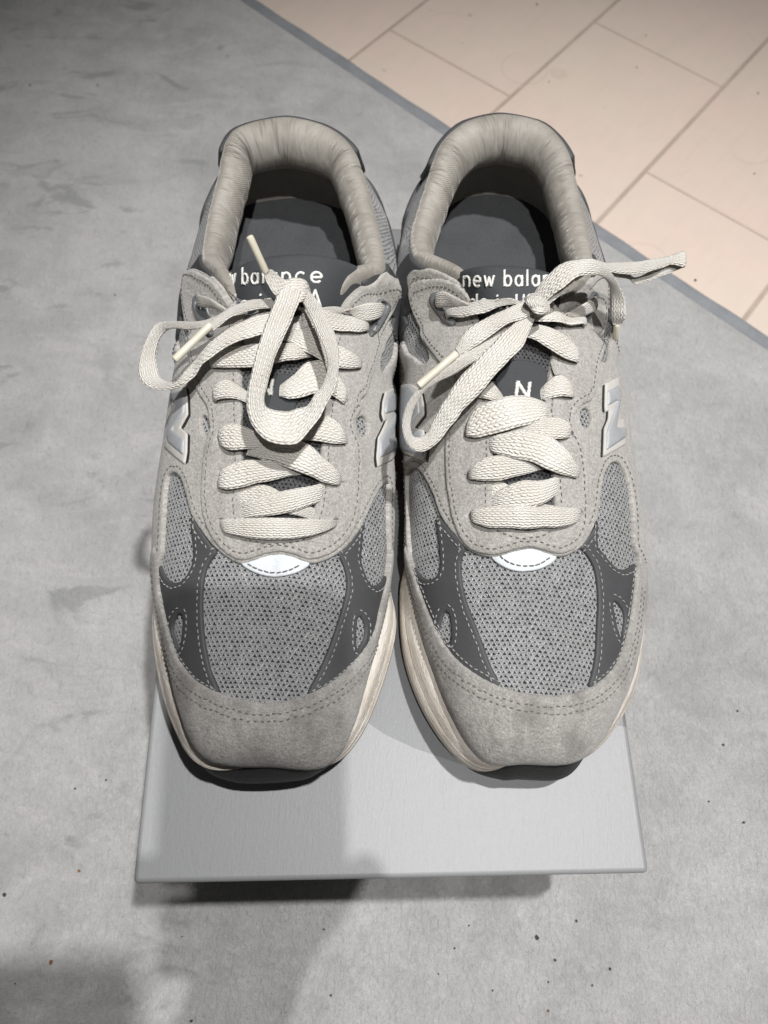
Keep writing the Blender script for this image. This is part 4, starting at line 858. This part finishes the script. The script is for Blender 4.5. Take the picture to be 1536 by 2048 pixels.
    l1 = inset(up, tp[a:b], 0); sg = 1
    cen = up.w(*((551, 1250) if key == 'L' else (1052, 1250)))
    def ins(poly, dist):
        W1 = to_w(up, poly); t = np.gradient(W1, axis=0); n = norm(np.stack([-t[:, 1], t[:, 0]], 1)); return W1, n, dist
    def off(poly, dist, away):
        W1, n, _ = ins(poly, dist); s = ((W1-away)*n).sum(1); return W1+n*dist*(1 if s.mean() > 0 else -1)
    T1, T2 = off(tp[a:b], 0.0042, cen), off(tp[a:b], 0.0068, cen)
    V, Fc = [], []; tloop = smooth_loop(to_w(up, tp), True, 2)
    def keep(Wl):
        Wl = resample(Wl, 0.0012, False); ok = inside(Wl, tloop) & (dist_to(Wl, tloop) > 0.0038); k = np.where(ok)[0]; m_ = len(Wl)//2
        a_ = m_
        while a_ > 0 and ok[a_-1]: a_ -= 1
        b_ = m_
        while b_ < len(Wl)-1 and ok[b_+1]: b_ += 1
        return Wl[a_:b_+1]
    for Wl, h in ((keep(T1), 0.0026), (keep(T2), 0.0026)):
        v, f = stitch_line(up, None, h, None, wl=Wl, w=0.00026, jitter=0.0002); o = len(V); V += v; Fc += [tuple(i+o for i in g) for g in f]
    o = mesh_obj('stitching', V, Fc, M['thread_dark'], toe); o['kind'] = 'stuff'
    for obj_, poly, hole, nm in ((da, d['darkA'], d['holeA'], 'A'), (db, d['darkB'], d['holeB'], 'B')):
        V, Fc = [], []
        lines = []
        full = to_w(up, poly); loop = smooth_loop(full, True, 2); R = resample(loop, 0.0015)
        t = np.roll(R, -1, 0)-np.roll(R, 1, 0); n = norm(np.stack([-t[:, 1], t[:, 0]], 1))
        I = R+n*0.0022
        if inside(I, loop).mean() < 0.5: I = R-n*0.0022
        lines.append(I)
        H = resample(smooth_loop(to_w(up, hole), True, 2), 0.0012); t = np.roll(H, -1, 0)-np.roll(H, 1, 0); n = norm(np.stack([-t[:, 1], t[:, 0]], 1)); J = H+n*0.0028
        if inside(J, H).mean() > 0.5: J = H-n*0.0028
        J = J[inside(J, loop)]
        lines.append(J)
        for Wl in lines:
            v, f = stitch_line(up, None, 0.0013, None, wl=Wl, closed=False, sm=1, w=0.00026); o = len(V); V += v; Fc += [tuple(i+o for i in g) for g in f]
        o = mesh_obj('stitching', V, Fc, M['thread_light'], obj_); o['kind'] = 'stuff'
    for obj_, poly, h, dist in ((q, d['quarter'], 0.0018, 0.0028), (st, d['stay'], 0.0031, 0.0027)):
        V, Fc = [], []
        loop = smooth_loop(to_w(up, poly), True, 2); R = resample(loop, 0.0015)
        t = np.roll(R, -1, 0)-np.roll(R, 1, 0); n = norm(np.stack([-t[:, 1], t[:, 0]], 1)); I = R+n*dist
        if inside(I, loop).mean() < 0.5: I = R-n*dist
        v, f = stitch_line(up, None, h, None, wl=I, closed=True, sm=1, w=0.00024); V += v; Fc += f
        o = mesh_obj('stitching', V, Fc, M['thread_dark'], obj_); o['kind'] = 'stuff'
    V, Fc = stitch_line(up, d['chevline'], 0.0014, None, pitch=0.0026, length=0.0026, w=0.00028, jitter=0)
    bd = [c for c in root.children if c.name.startswith('toe_badge')][0]
    o = mesh_obj('stitching', V, Fc, M['thread_dark'], bd); o['kind'] = 'stuff'
    return up, d

box_yaw = math.radians(5.23)
shoe_l = thing('sneaker', 'grey suede sneaker with a lace loop hanging over its laces and one aglet sticking up', 'sneaker', (-.050, .19, BOX_Z), 'pair of grey sneakers')
upL, dL = build_shoe('L', KL, shoe_l, (-.055, .29))
tL, bL = build_tongue(shoe_l, dL['tongue_top'], dL['tongue_low'])
embroider('lettering', bL, 'new balance', (447, 569), 20.0, 1.2, tL, track=.3, wd=0.00062, warp=(44, 164))
embroider('lettering', bL, 'made in USA', (392, 634), 25, 4.0, tL, squash=.85, wd=0.00062)
lace = laces('shoelace', upL, LL_cross, shoe_l)
laces('lace_end', upL, LL_endA, lace); laces('lace_end', upL, LL_endB, lace)
laces('bow_loop', upL, LL_loopA, lace); laces('bow_loop', upL, LL_loopB, lace); laces('knot', upL, LL_knot, lace)
aglet(upL, *[K('c3', [p])[0][:2]+(z,) for p, z in (((430, 552), .1055), ((234, 742), .101))], lace)
aglet(upL, *[K('c3', [p])[0][:2]+(z,) for p, z in (((722, 280), .1195), ((632, 84), .133))], lace)
shoe_r = thing('sneaker', 'grey suede sneaker with one lace loop sticking out sideways toward the tiled floor', 'sneaker', (.066, .20, BOX_Z), 'pair of grey sneakers')
upR, dR = build_shoe('R', KR, shoe_r, (.053, .30))
tR, bR = build_tongue(shoe_r, dR['tongue_top'], dR['tongue_low'])
embroider('lettering', bR, 'new balance', (927, 573), 20.0, 0.3, tR, track=.3, wd=0.00062, warp=(220, 0))
embroider('lettering', bR, 'made in USA', (890, 617), 18, 0, tR, squash=.95, wd=0.00062)
lace = laces('shoelace', upR, RL_cross, shoe_r)
laces('lace_end', upR, RL_endA, lace); laces('lace_end', upR, RL_endB, lace)
laces('bow_loop', upR, RL_loopA, lace); laces('bow_loop', upR, RL_loopB, lace); laces('knot', upR, RL_knot, lace)
aglet(upR, *[K('c5', [p])[0][:2]+(z,) for p, z in (((412, 414), .1055), ((188, 604), .101))], lace)
aglet(upR, *[K('c2', [p])[0][:2]+(z,) for p, z in (((1138, 1073), .089), ((1130, 1147), .080))], lace)
for up, d, px, sz, root in ((upL, dL, (516, 788), 20, shoe_l), (upR, dR, (1029, 795), 21, shoe_r)):
    lab = [c for c in root.children if c.name.startswith('tongue_label')][0]
    me = lab.data; off_ = ORG[root.name]
    bv = BVHTree.FromPolygons([Vector(np.array(v.co)+off_) for v in me.vertices], [tuple(p.vertices) for p in me.polygons])
    embroider('letter', bv, 'N', px, sz, -4, lab, wd=0.0009, slant=0.08, squash=1.35)
# ------------------------------------------------------------------ shoebox
def box_frame(p): return np.array(p)
cL, cR = P(265, 1768, 0), P(1299, 1746, 0)
ux = norm((cR-cL)*[1, 1, 0]); uy = np.array([-ux[1], ux[0], 0]); BW = float(np.linalg.norm((cR-cL)[:2])); BL = 0.372
def bxp(x, y, z): return cL*[1, 1, 0]+ux*x+uy*y+np.array([0, 0, z])
def rounded_box(x0, x1, y0, y1, z0, z1, r, bulge=0.0, n=5, nx=40, ny=56):
    V, F = [], []
    # plan outline with small corner radius
    def outline(ins):
        pts = []; rr = max(0.0005, r-ins*0.5); a0, a1, b0, b1 = x0+ins, x1-ins, y0+ins, y1-ins
        for cx, cy, s in ((a1-rr, b0+rr, -90), (a1-rr, b1-rr, 0), (a0+rr, b1-rr, 90), (a0+rr, b0+rr, 180)):
            for k in range(4): a = math.radians(s+30*k); pts.append((cx+rr*math.cos(a), cy+rr*math.sin(a)))
        return pts
    rows = []
    e = 0.0022
    for ins, z in [(0, z0), (0.0003, z1-e*2.5), (0.0002, z1-e)]+[(e*(1-math.cos(a)), z1-e+e*math.sin(a)) for a in np.linspace(0.3, math.pi/2, 5)]:
        rows.append([bxp(x, y, z) for x, y in outline(ins)])
    V, F = loft(rows); V = list(V); k = len(rows[0]); top = (len(rows)-1)*k
    F.append(tuple(range(top, top+k)))
    return np.array(V), F
box = thing('shoebox', 'pale grey cardboard shoebox with a darker printed curve on its lid, under the sneakers', 'shoebox', tuple(bxp(BW/2, BL/2, 0)))
def lid_material():
    k = NT('printed_lid_card', 0.5, 0.5); k.b.inputs['Metallic'].default_value = 0.05; v = k.obj(); o = k.sep(k.uv())
    f = k.noise(v, 900, 4, 0.65); fib = k.noise(k.mapping(v, (1, 0.22, 1), (0, 0, 0.6)), 520, 3, 0.6, 1.5); cor = k.noise(k.mapping(v, (1, 0.03, 1), (0, 0, -box_yaw)), 330, 2)
    base = k.mix(f, (0.228, 0.232, 0.236), (0.28, 0.284, 0.288))
    printed = k.mix(f, (0.15, 0.154, 0.158), (0.185, 0.189, 0.193))
    c = k.mix(k.smooth(o[0], 0.499, 0.501), base, printed)
    c = k.mix(k.math('MULTIPLY', k.smooth(fib, 0.62, 0.74), 0.28), c, k.mix(1.0, c, (0.74, 0.74, 0.75), 'MULTIPLY'))
    sp = k.smooth(k.voro(v, 330), 0.06, 0.03)
    c = k.mix(k.math('MULTIPLY', sp, 0.35), c, (0.3, 0.3, 0.3))
    k.color(c); k.normal(k.bump(k.math('ADD', k.math('MULTIPLY', cor, 0.2), k.math('ADD', k.math('MULTIPLY', f, 0.35), k.math('MULTIPLY', fib, 0.6))), 0.0005, 0.25)); return k.m
M['lid'] = lid_material()
V, F = rounded_box(0, BW, 0, BL, BOX_Z-0.035, BOX_Z, 0.0022)
# fine top sheet so the printed curve can be an attribute of the card: signed side of the print edge goes in uv.x
edge_px = [(255, 1330), (420, 1330), (560, 1350), (690, 1405), (735, 1445), (770, 1469), (830, 1497), (880, 1514), (930, 1531), (1000, 1540), (1080, 1528), (1150, 1490), (1190, 1462), (1232, 1451), (1275, 1456)]
E3 = np.array([P(x, y, 0) for x, y in edge_px]); ex, ey = (E3-cL)@ux, (E3-cL)@uy; oo = np.argsort(ex); ex, ey = ex[oo], ey[oo]
def print_side(p):
    x, y = (p-cL)@ux, (p-cL)@uy; return y-np.interp(x, ex, ey)
me_lid = mesh_obj('lid', V, F[:-1], M['lid'], box, np.array([(0.5+print_side(p)*20, 0) for p in V]), True, 40)
nx, ny = 120, 220; e = 0.0022
xs = np.linspace(e, BW-e, nx); ys = np.linspace(e, BL-e, ny)
G = np.array([bxp(x, y, BOX_Z+0.0006*math.sin(x*23+1)*math.sin(y*14)*min(1, 8*min(x, BW-x)/BW)*0) for y in ys for x in xs])
GF = [(j*nx+i, j*nx+i+1, (j+1)*nx+i+1, (j+1)*nx+i) for j in range(ny-1) for i in range(nx-1)]
mesh_obj('lid_top', G, GF, M['lid'], me_lid, np.array([(0.5+print_side(p)*20, 0) for p in G]))
M['boxbody'] = plain('box_card', (0.40, 0.405, 0.41), 0.7, 0.3, 600, 0.12)
V, F = rounded_box(0.004, BW-0.004, 0.004, BL-0.004, 0.004, BOX_Z-0.004, 0.002); mesh_obj('box_body', V, F, M['boxbody'], box, None, True, 40)

# ------------------------------------------------------------------ rug and plank-tiled floor
FZ = -BOX_Z
th = math.radians(55.22); tn = np.array([math.cos(th+math.pi/2), math.sin(th+math.pi/2), 0]); tt = np.array([math.cos(th), math.sin(th), 0])
TW, TL = 0.1500, 0.3000
d0 = 0.93972*CAM_Z; e_odd, e_even = 1.2335*CAM_Z, 1.5390*CAM_Z
M['grout'] = plain('grout', (0.42, 0.345, 0.29), 0.9, 0.2, 500, 0.2)
floor_ = mesh_obj('floor', [(-1.6, -1.2, -0.0070), (1.9, -1.2, -0.0070), (1.9, 2.2, -0.0070), (-1.6, 2.2, -0.0070)], [(0, 1, 2, 3)], M['grout'], None); floor_['kind'] = 'structure'
def tile_material():
    k = NT('limed_plank_tile', 0.38, 0.45); v = k.n('ShaderNodeNewGeometry').outputs['Position']; inf = k.n('ShaderNodeObjectInfo').outputs['Random']
    big = k.noise(v, 9, 4, 0.6); mid = k.noise(v, 38, 4, 0.6); gr = k.noise(k.mapping(v, (1, 1, 1), (0, 0, -th)), 60, 3)
    grain = k.noise(k.mapping(k.mapping(v, (1, 1, 1), (0, 0, -th)), (0.12, 1, 1)), 170, 4, 0.6)
    c = k.mix(k.smooth(big, 0.35, 0.65), (0.64, 0.54, 0.46), (0.655, 0.525, 0.455))
    c = k.mix(k.math('MULTIPLY', k.smooth(mid, 0.35, 0.7), 0.5), c, (0.60, 0.515, 0.44))
    c = k.mix(k.math('MULTIPLY', k.smooth(grain, 0.45, 0.75), 0.12), c, (0.50, 0.40, 0.33))
    c = k.mix(k.math('MULTIPLY', inf, 0.25), c, k.mix(1.0, c, (0.88, 0.87, 0.86), 'MULTIPLY'))
    vo = k.voro(v, 26); pit = k.smooth(vo, 0.07, 0.035); sel = k.smooth(k.noise(v, 23, 1), 0.48, 0.54)
    c = k.mix(k.math('MULTIPLY', k.math('MULTIPLY', pit, sel), 0.55), c, (0.36, 0.28, 0.22))
    ring = k.math('SUBTRACT', 1.0, k.smooth(k.math('ABSOLUTE', k.math('SUBTRACT', k.voro(v, 13), 0.30)), 0.0, 0.022)); rs = k.smooth(k.noise(v, 8, 1), 0.52, 0.62)
    c = k.mix(k.math('MULTIPLY', k.math('MULTIPLY', ring, rs), 0.28), c, (0.44, 0.36, 0.30))
    k.color(c)
    h = k.math('ADD', k.math('MULTIPLY', mid, 0.5), k.math('SUBTRACT', k.math('MULTIPLY', grain, 0.5), k.math('MULTIPLY', pit, 0.8)))
    k.normal(k.bump(h, 0.0010, 0.5)); return k.m
M['tile'] = tile_material()
def tile_mesh(w, l, z0, z1, b=0.0012):
    V = []
    for (ix, z) in ((0, z0), (0, z1-b), (b, z1)):
        V += [(ix, ix, z), (l-ix, ix, z), (l-ix, w-ix, z), (ix, w-ix, z)]
    F = [(k*4+i, k*4+(i+1) % 4, k*4+4+(i+1) % 4, k*4+4+i) for k in range(2) for i in range(4)]+[(8, 9, 10, 11)]
    return V, F
g_ = 0.0027; gc = 0.0013
V, F = tile_mesh(TW-g_, TL-gc, -0.009, -0.0062)
tme = bpy.data.meshes.new('tile'); tme.from_pydata(V, [], F); tme.materials.append(M['tile']); tme.update()
for row in range(-5, 10):
    off0 = d0-row*TW-TW
    for kk in range(-4, 7):
        e0 = (e_even if row % 2 else e_odd)+kk*TL if True else 0
        org = tn*(off0+g_/2)+tt*(e0+gc/2)
        c = org+tn*TW/2+tt*TL/2
        q = to_px(np.array([[c[0], c[1], -0.006]]))[0]; fwd = (c-CAM)@fw
        if not (-500 < q[0] < 2100 and -700 < q[1] < 1500) or fwd < 0.1: continue
        o = bpy.data.objects.new('tile', tme); o.matrix_world = Matrix(((tt[0], tn[0], 0, org[0]), (tt[1], tn[1], 0, org[1]), (0, 0, 1, 0), (0, 0, 0, 1)))
        link(o); o.parent = floor_
# rug edge from the photograph
a_, b_ = P(528, 0, -BOX_Z+0.002), P(1536, 661, -BOX_Z+0.002); rd = norm((b_-a_)*[1, 1, 0]); rn = np.array([rd[1], -rd[0], 0])      # rn points into the rug
if rn[1] > 0: rn = -rn
rug = thing('rug', 'grey short-pile rug with a flat bound edge, spread on the tiles under the shoebox', 'rug', tuple((a_+b_)/2*[1, 1, 0]))
def rug_material():
    k = NT('rug_pile', 0.95, 0.15); v = k.n('ShaderNodeNewGeometry').outputs['Position']
    w = k.noise(v, 60, 3, 0.6, 0, True)
    vv = k.n('ShaderNodeMix', data_type='VECTOR'); k.t.links.new(v, vv.inputs[4]); 
    wv = k.n('ShaderNodeVectorMath', operation='MULTIPLY_ADD'); k.t.links.new(w, wv.inputs[0]); wv.inputs[1].default_value = (0.006, 0.006, 0); k.t.links.new(v, wv.inputs[2])
    f1 = k.noise(k.mapping(wv.outputs[0], (1, 0.45, 1), (0, 0, 0.5)), 480, 3, 0.6, 1.0); f2 = k.noise(wv.outputs[0], 1100, 3, 0.7); big = k.noise(v, 7.5, 4, 0.6, 0.4); mid = k.noise(v, 26, 4, 0.62, 0.6)
    c = k.mix(k.smooth(big, 0.35, 0.65), (0.40, 0.398, 0.392), (0.49, 0.486, 0.476))
    c = k.mix(k.math('MULTIPLY', k.smooth(mid, 0.40, 0.72), 0.65), c, (0.56, 0.55, 0.54))
    c = k.mix(k.math('MULTIPLY', k.smooth(mid, 0.46, 0.28), 0.45), c, (0.35, 0.352, 0.35))
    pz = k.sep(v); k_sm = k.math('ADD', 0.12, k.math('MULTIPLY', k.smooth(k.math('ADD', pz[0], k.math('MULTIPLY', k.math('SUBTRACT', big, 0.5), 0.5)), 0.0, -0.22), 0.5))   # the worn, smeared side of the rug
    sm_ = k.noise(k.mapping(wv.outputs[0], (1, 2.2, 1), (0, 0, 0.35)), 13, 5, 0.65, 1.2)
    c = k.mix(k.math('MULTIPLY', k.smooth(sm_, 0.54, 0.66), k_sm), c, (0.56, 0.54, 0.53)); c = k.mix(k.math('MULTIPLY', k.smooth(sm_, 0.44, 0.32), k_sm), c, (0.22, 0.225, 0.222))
    c = k.mix(k.math('MULTIPLY', k.smooth(f1, 0.5, 0.25), 0.55), c, k.mix(1.0, c, (0.62, 0.62, 0.61), 'MULTIPLY'))
    k.color(c); k.sheen(0.3, 0.5)
    h = k.math('ADD', f1, k.math('MULTIPLY', f2, 0.8)); k.normal(k.bump(h, 0.0026, 0.9)); return k.m
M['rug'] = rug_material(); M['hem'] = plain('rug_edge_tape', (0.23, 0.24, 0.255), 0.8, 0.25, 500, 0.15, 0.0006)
mid_ = (a_+b_)/2*[1, 1, 0]
HW = 0.0135
def rp(s, t, z): return mid_+rd*s+rn*t+np.array([0, 0, z])
N1, N2 = 260, 210
S_, T_ = np.linspace(-1.5, 1.5, N1), HW+np.concatenate([[0, 0.002, 0.004], np.linspace(0.01, 1.5, N2-3)])
RV = []
for t in T_:
    for s in S_:
        z = 0.0005+0.0012*math.sin(s*7+t*3)*math.sin(t*5)*0.5; z *= min(1, (t-HW)/0.02)
        RV.append(rp(s, t, z-(0.003 if t == HW else 0)))
RF = [(j*N1+i, (j+1)*N1+i, (j+1)*N1+i+1, j*N1+i+1) for j in range(N2-1) for i in range(N1-1)]
q = np.array(RV); nz = np.cross(q[RF[0][1]]-q[RF[0][0]], q[RF[0][2]]-q[RF[0][0]])[2]
if nz < 0: RF = [tuple(reversed(f)) for f in RF]
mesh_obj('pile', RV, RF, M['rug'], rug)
prof = [(-0.0005, -0.0062), (0.0, -0.004), (0.001, -0.0022), (0.0035, -0.0012), (0.007, -0.0011), (0.0108, -0.0013), (0.0128, -0.0022), (0.0145, -0.0035)]
S2 = np.linspace(-1.5, 1.5, 400); HV = []
for t, z in prof:
    for s in S2: HV.append(rp(s, t+0.0004*math.sin(s*40)+0.0003*math.sin(s*113), z))
n2 = len(S2); HF = [(j*n2+i, (j+1)*n2+i, (j+1)*n2+i+1, j*n2+i+1) for j in range(len(prof)-1) for i in range(n2-1)]
if nz < 0: HF = [tuple(reversed(f)) for f in HF]
mesh_obj('bound_edge', HV, HF, M['hem'], rug)
# specks of dirt on the rug, the lid and the tiles
def speck(c, r, V, F):
    o = len(V); k = 6; r *= 0.8
    for z, q in ((0, 1.0), (0.6, 0.8), (1.0, 0.25)):
        for j in range(k): V.append(np.array(c)+[r*q*math.cos(j*1.047)*rng.uniform(.6, 1.3), r*q*math.sin(j*1.047)*rng.uniform(.6, 1.3), z*r*0.7])
    for i in range(2):
        for j in range(k): F.append((o+i*k+j, o+i*k+(j+1) % k, o+(i+1)*k+(j+1) % k, o+(i+1)*k+j))
    F.append(tuple(o+2*k+j for j in range(k)))
M['dirt'] = plain('dark_dirt', (0.06, 0.058, 0.052), 0.9, 0.2); M['dirtred'] = plain('brown_crumb', (0.22, 0.09, 0.04), 0.9, 0.2)
V, F = [], []
for x, y, r in ((1074, 1875, .0017), (1110, 1920, .0010), (1153, 1842, .0010), (909, 1897, .0007), (938, 1851, .0006), (1220, 1938, .0009), (1185, 1971, .0008), (1097, 1964, .0007), (877, 1948, .0005), (648, 1859, .0008), (662, 1991, .0009), (382, 2042, .0011), (212, 1560, .0008), (150, 1577, .0008), (9, 1789, .0014), (1447, 1490, .0010), (1418, 1603, .0007), (1475, 1422, .0010), (1488, 1645, .0009), (30, 1968, .0005), (230, 590, .0009), (60, 170, .0012), (195, 170, .0010), (455, 112, .0008), (985, 1981, .0006), (364, 1873, .0006)):
    speck(P(x, y, -BOX_Z+0.0008), r, V, F)
for x, y, r in ((1391, 560, .0013), (1516, 186, .0012), (1292, 70, .0009), (1274, 134, .0009), (1074, 8, .0012), (1509, 347, .0010), (1098, 163, .0008)):
    speck(P(x, y, -BOX_Z-0.0055), r, V, F)
o = mesh_obj('dirt_specks', V, F, M['dirt'], None); o['kind'] = 'stuff'; o['label'] = 'tiny dark specks of dirt scattered on rug and tiles'
V, F = [], []; speck(P(102, 1925, -BOX_Z+0.0008), .0016, V, F); speck(P(1097, 2022, -BOX_Z+0.0008), .0008, V, F); speck(P(158, 1742, -BOX_Z+0.0008), .0010, V, F)
o = mesh_obj('brown_crumbs', V, F, M['dirtred'], None); o['kind'] = 'stuff'; o['label'] = 'rust brown crumbs on the rug left of the shoebox'

# ------------------------------------------------------------------ the phone the picture is taken with: its shadow falls over the left toe and the lid
cen = CAM-AX*0.0245-AY*0.050-fw*0.013
phone = thing('phone', 'flat smartphone held over the shoebox, its shadow falling across the left toe', 'phone', tuple(cen))
def slab(w, h, t, r, e=0.0012):
    rows = []
    for ins, z in ((e, -t/2), (0, -t/2+e), (0, t/2-e), (e, t/2)):
        pts = []
        for sx, sy, s0 in ((1, -1, -90), (1, 1, 0), (-1, 1, 90), (-1, -1, 180)):
            for k in range(7): a = math.radians(s0+15*k); pts.append((sx*(w/2-r)+(r-ins)*math.cos(a), sy*(h/2-r)+(r-ins)*math.sin(a), z))
        rows.append([cen+AX*x+AY*y+fw*q for x, y, q in pts])
    V, F = loft(rows); n = len(rows[0]); F.append(tuple(range(n))); F.append(tuple(range(3*n, 4*n))); return V, F
M['phone'] = plain('dark_phone_glass', (0.03, 0.032, 0.036), 0.3, 0.5); M['phonerim'] = plain('phone_steel', (0.35, 0.35, 0.36), 0.3, 0.5, 500, 0.05, 0.0, 0.9)
V, F = slab(0.0710, 0.146, 0.008, 0.011); mesh_obj('phone_body', V, orient(V, F, V.mean(0)), M['phone'], phone, None, True, 35)

# ------------------------------------------------------------------ the person crouching behind the camera with the phone in one hand (casts the long shadows at the bottom)
import bmesh
def fr(x, y, z): return cen+AX*x+AY*y+fw*z
nodes, links = [], []
def nd(p, r, parent=None):
    nodes.append((np.array(p, float), r)); i = len(nodes)-1
    if parent is not None: links.append((parent, i))
    return i
pel = nd((0, -.56, .27), .135); ab = nd((0, -.54, .42), .125, pel); ch = nd((0, -.50, .60), .14, ab); nk = nd((0, -.46, .76), .055, ch); hd0 = nd((0, -.45, .83), .07, nk); hd1 = nd((0, -.43, .90), .088, hd0); hd2 = nd((0, -.44, .97), .07, hd1)
for sx in (-1, 1):
    hip = nd((sx*.10, -.55, .25), .095, pel); kn = nd((sx*.24, -.27, .40), .062, hip); an = nd((sx*.20, -.40, .09), .042, kn); ft = nd((sx*.21, -.33, .045), .042, an); tz = nd((sx*.22, -.22, .032), .030, ft)
    sh = nd((sx*.18, -.48, .66), .062, ch); el = nd((sx*.25, -.36, .44) if sx > 0 else (-.19, -.40, .45), .047, sh)
    if sx > 0:      # right hand rests on the knee
        w0 = (.27, -.25, .475); wr_ = nd(w0, .027, el); pm = nd((.262, -.20, .468), .024, wr_)
        for k in range(4):
            a = nd((.243+.017*k, -.165, .462), .0092, pm); b = nd((.240+.018*k, -.138, .448), .0085, a); nd((.238+.018*k, -.122, .425), .0075, b)
        t1 = nd((.232, -.19, .46), .012, pm); nd((.215, -.165, .448), .009, t1)
        continue
    # left hand: palm under the lower back of the phone, fingers round the left edge, thumb round the right edge
    w0 = fr(-.024, -.140, .012); wr_ = nd(w0, .028, el); pm = nd(fr(-.012, -.095, .020), .024, wr_); pm2 = nd(fr(-.008, -.070, .018), .019, pm)
    for k, dy in enumerate((.022, .002, -.018, -.036)):
        a = nd(fr(-.026, -.062+dy, .0155), .0092, pm2 if k < 2 else pm); b = nd(fr(-.043, -.058+dy, .010), .0085, a); c_ = nd(fr(-.0445, -.056+dy, -.006), .0078, b); nd(fr(-.034, -.054+dy, -.0115), .0066, c_)
    t1 = nd(fr(.022, -.080, .016), .012, pm); t2 = nd(fr(.043, -.052, .006), .0098, t1); nd(fr(.042, -.026, -.007), .008, t2)
bm = bmesh.new(); sl = bm.verts.layers.skin.verify(); bv = []
for p, r in nodes:
    v = bm.verts.new(p); v[sl].radius = (r, r); bv.append(v)
bv[0][sl].use_root = True
for a, b in links: bm.edges.new((bv[a], bv[b]))
me = bpy.data.meshes.new('person'); bm.to_mesh(me); bm.free()
tmp = bpy.data.objects.new('person', me); COL.objects.link(tmp)
tmp.modifiers.new('skin', 'SKIN'); ss = tmp.modifiers.new('sub', 'SUBSURF'); ss.levels = 2; ss.render_levels = 2
bpy.context.view_layer.update(); dg = bpy.context.evaluated_depsgraph_get(); body = bpy.data.meshes.new_from_object(tmp.evaluated_get(dg)); bpy.data.objects.remove(tmp); body.name = 'person'
M['cloth'] = plain('dark_jacket_cloth', (0.05, 0.055, 0.065), 0.9, 0.2, 300, 0.3); M['skin'] = plain('skin', (0.52, 0.34, 0.25), 0.5, 0.4, 300, 0.08)
body.materials.clear(); body.materials.append(M['cloth']); body.materials.append(M['skin'])
body.polygons.foreach_set('use_smooth', [True]*len(body.polygons))
wc = np.array([fr(-.005, -.08, .01), (.25, -.17, .46)])
for p in body.polygons:
    c = np.array(p.center)
    if c[2] > .77 or min(np.linalg.norm(wc-c, axis=1)) < .075: p.material_index = 1
person = bpy.data.objects.new('person', body); COL.objects.link(person)
person['label'] = 'person in a dark jacket crouching behind the shoebox, holding a phone in one hand'; person['category'] = 'person'
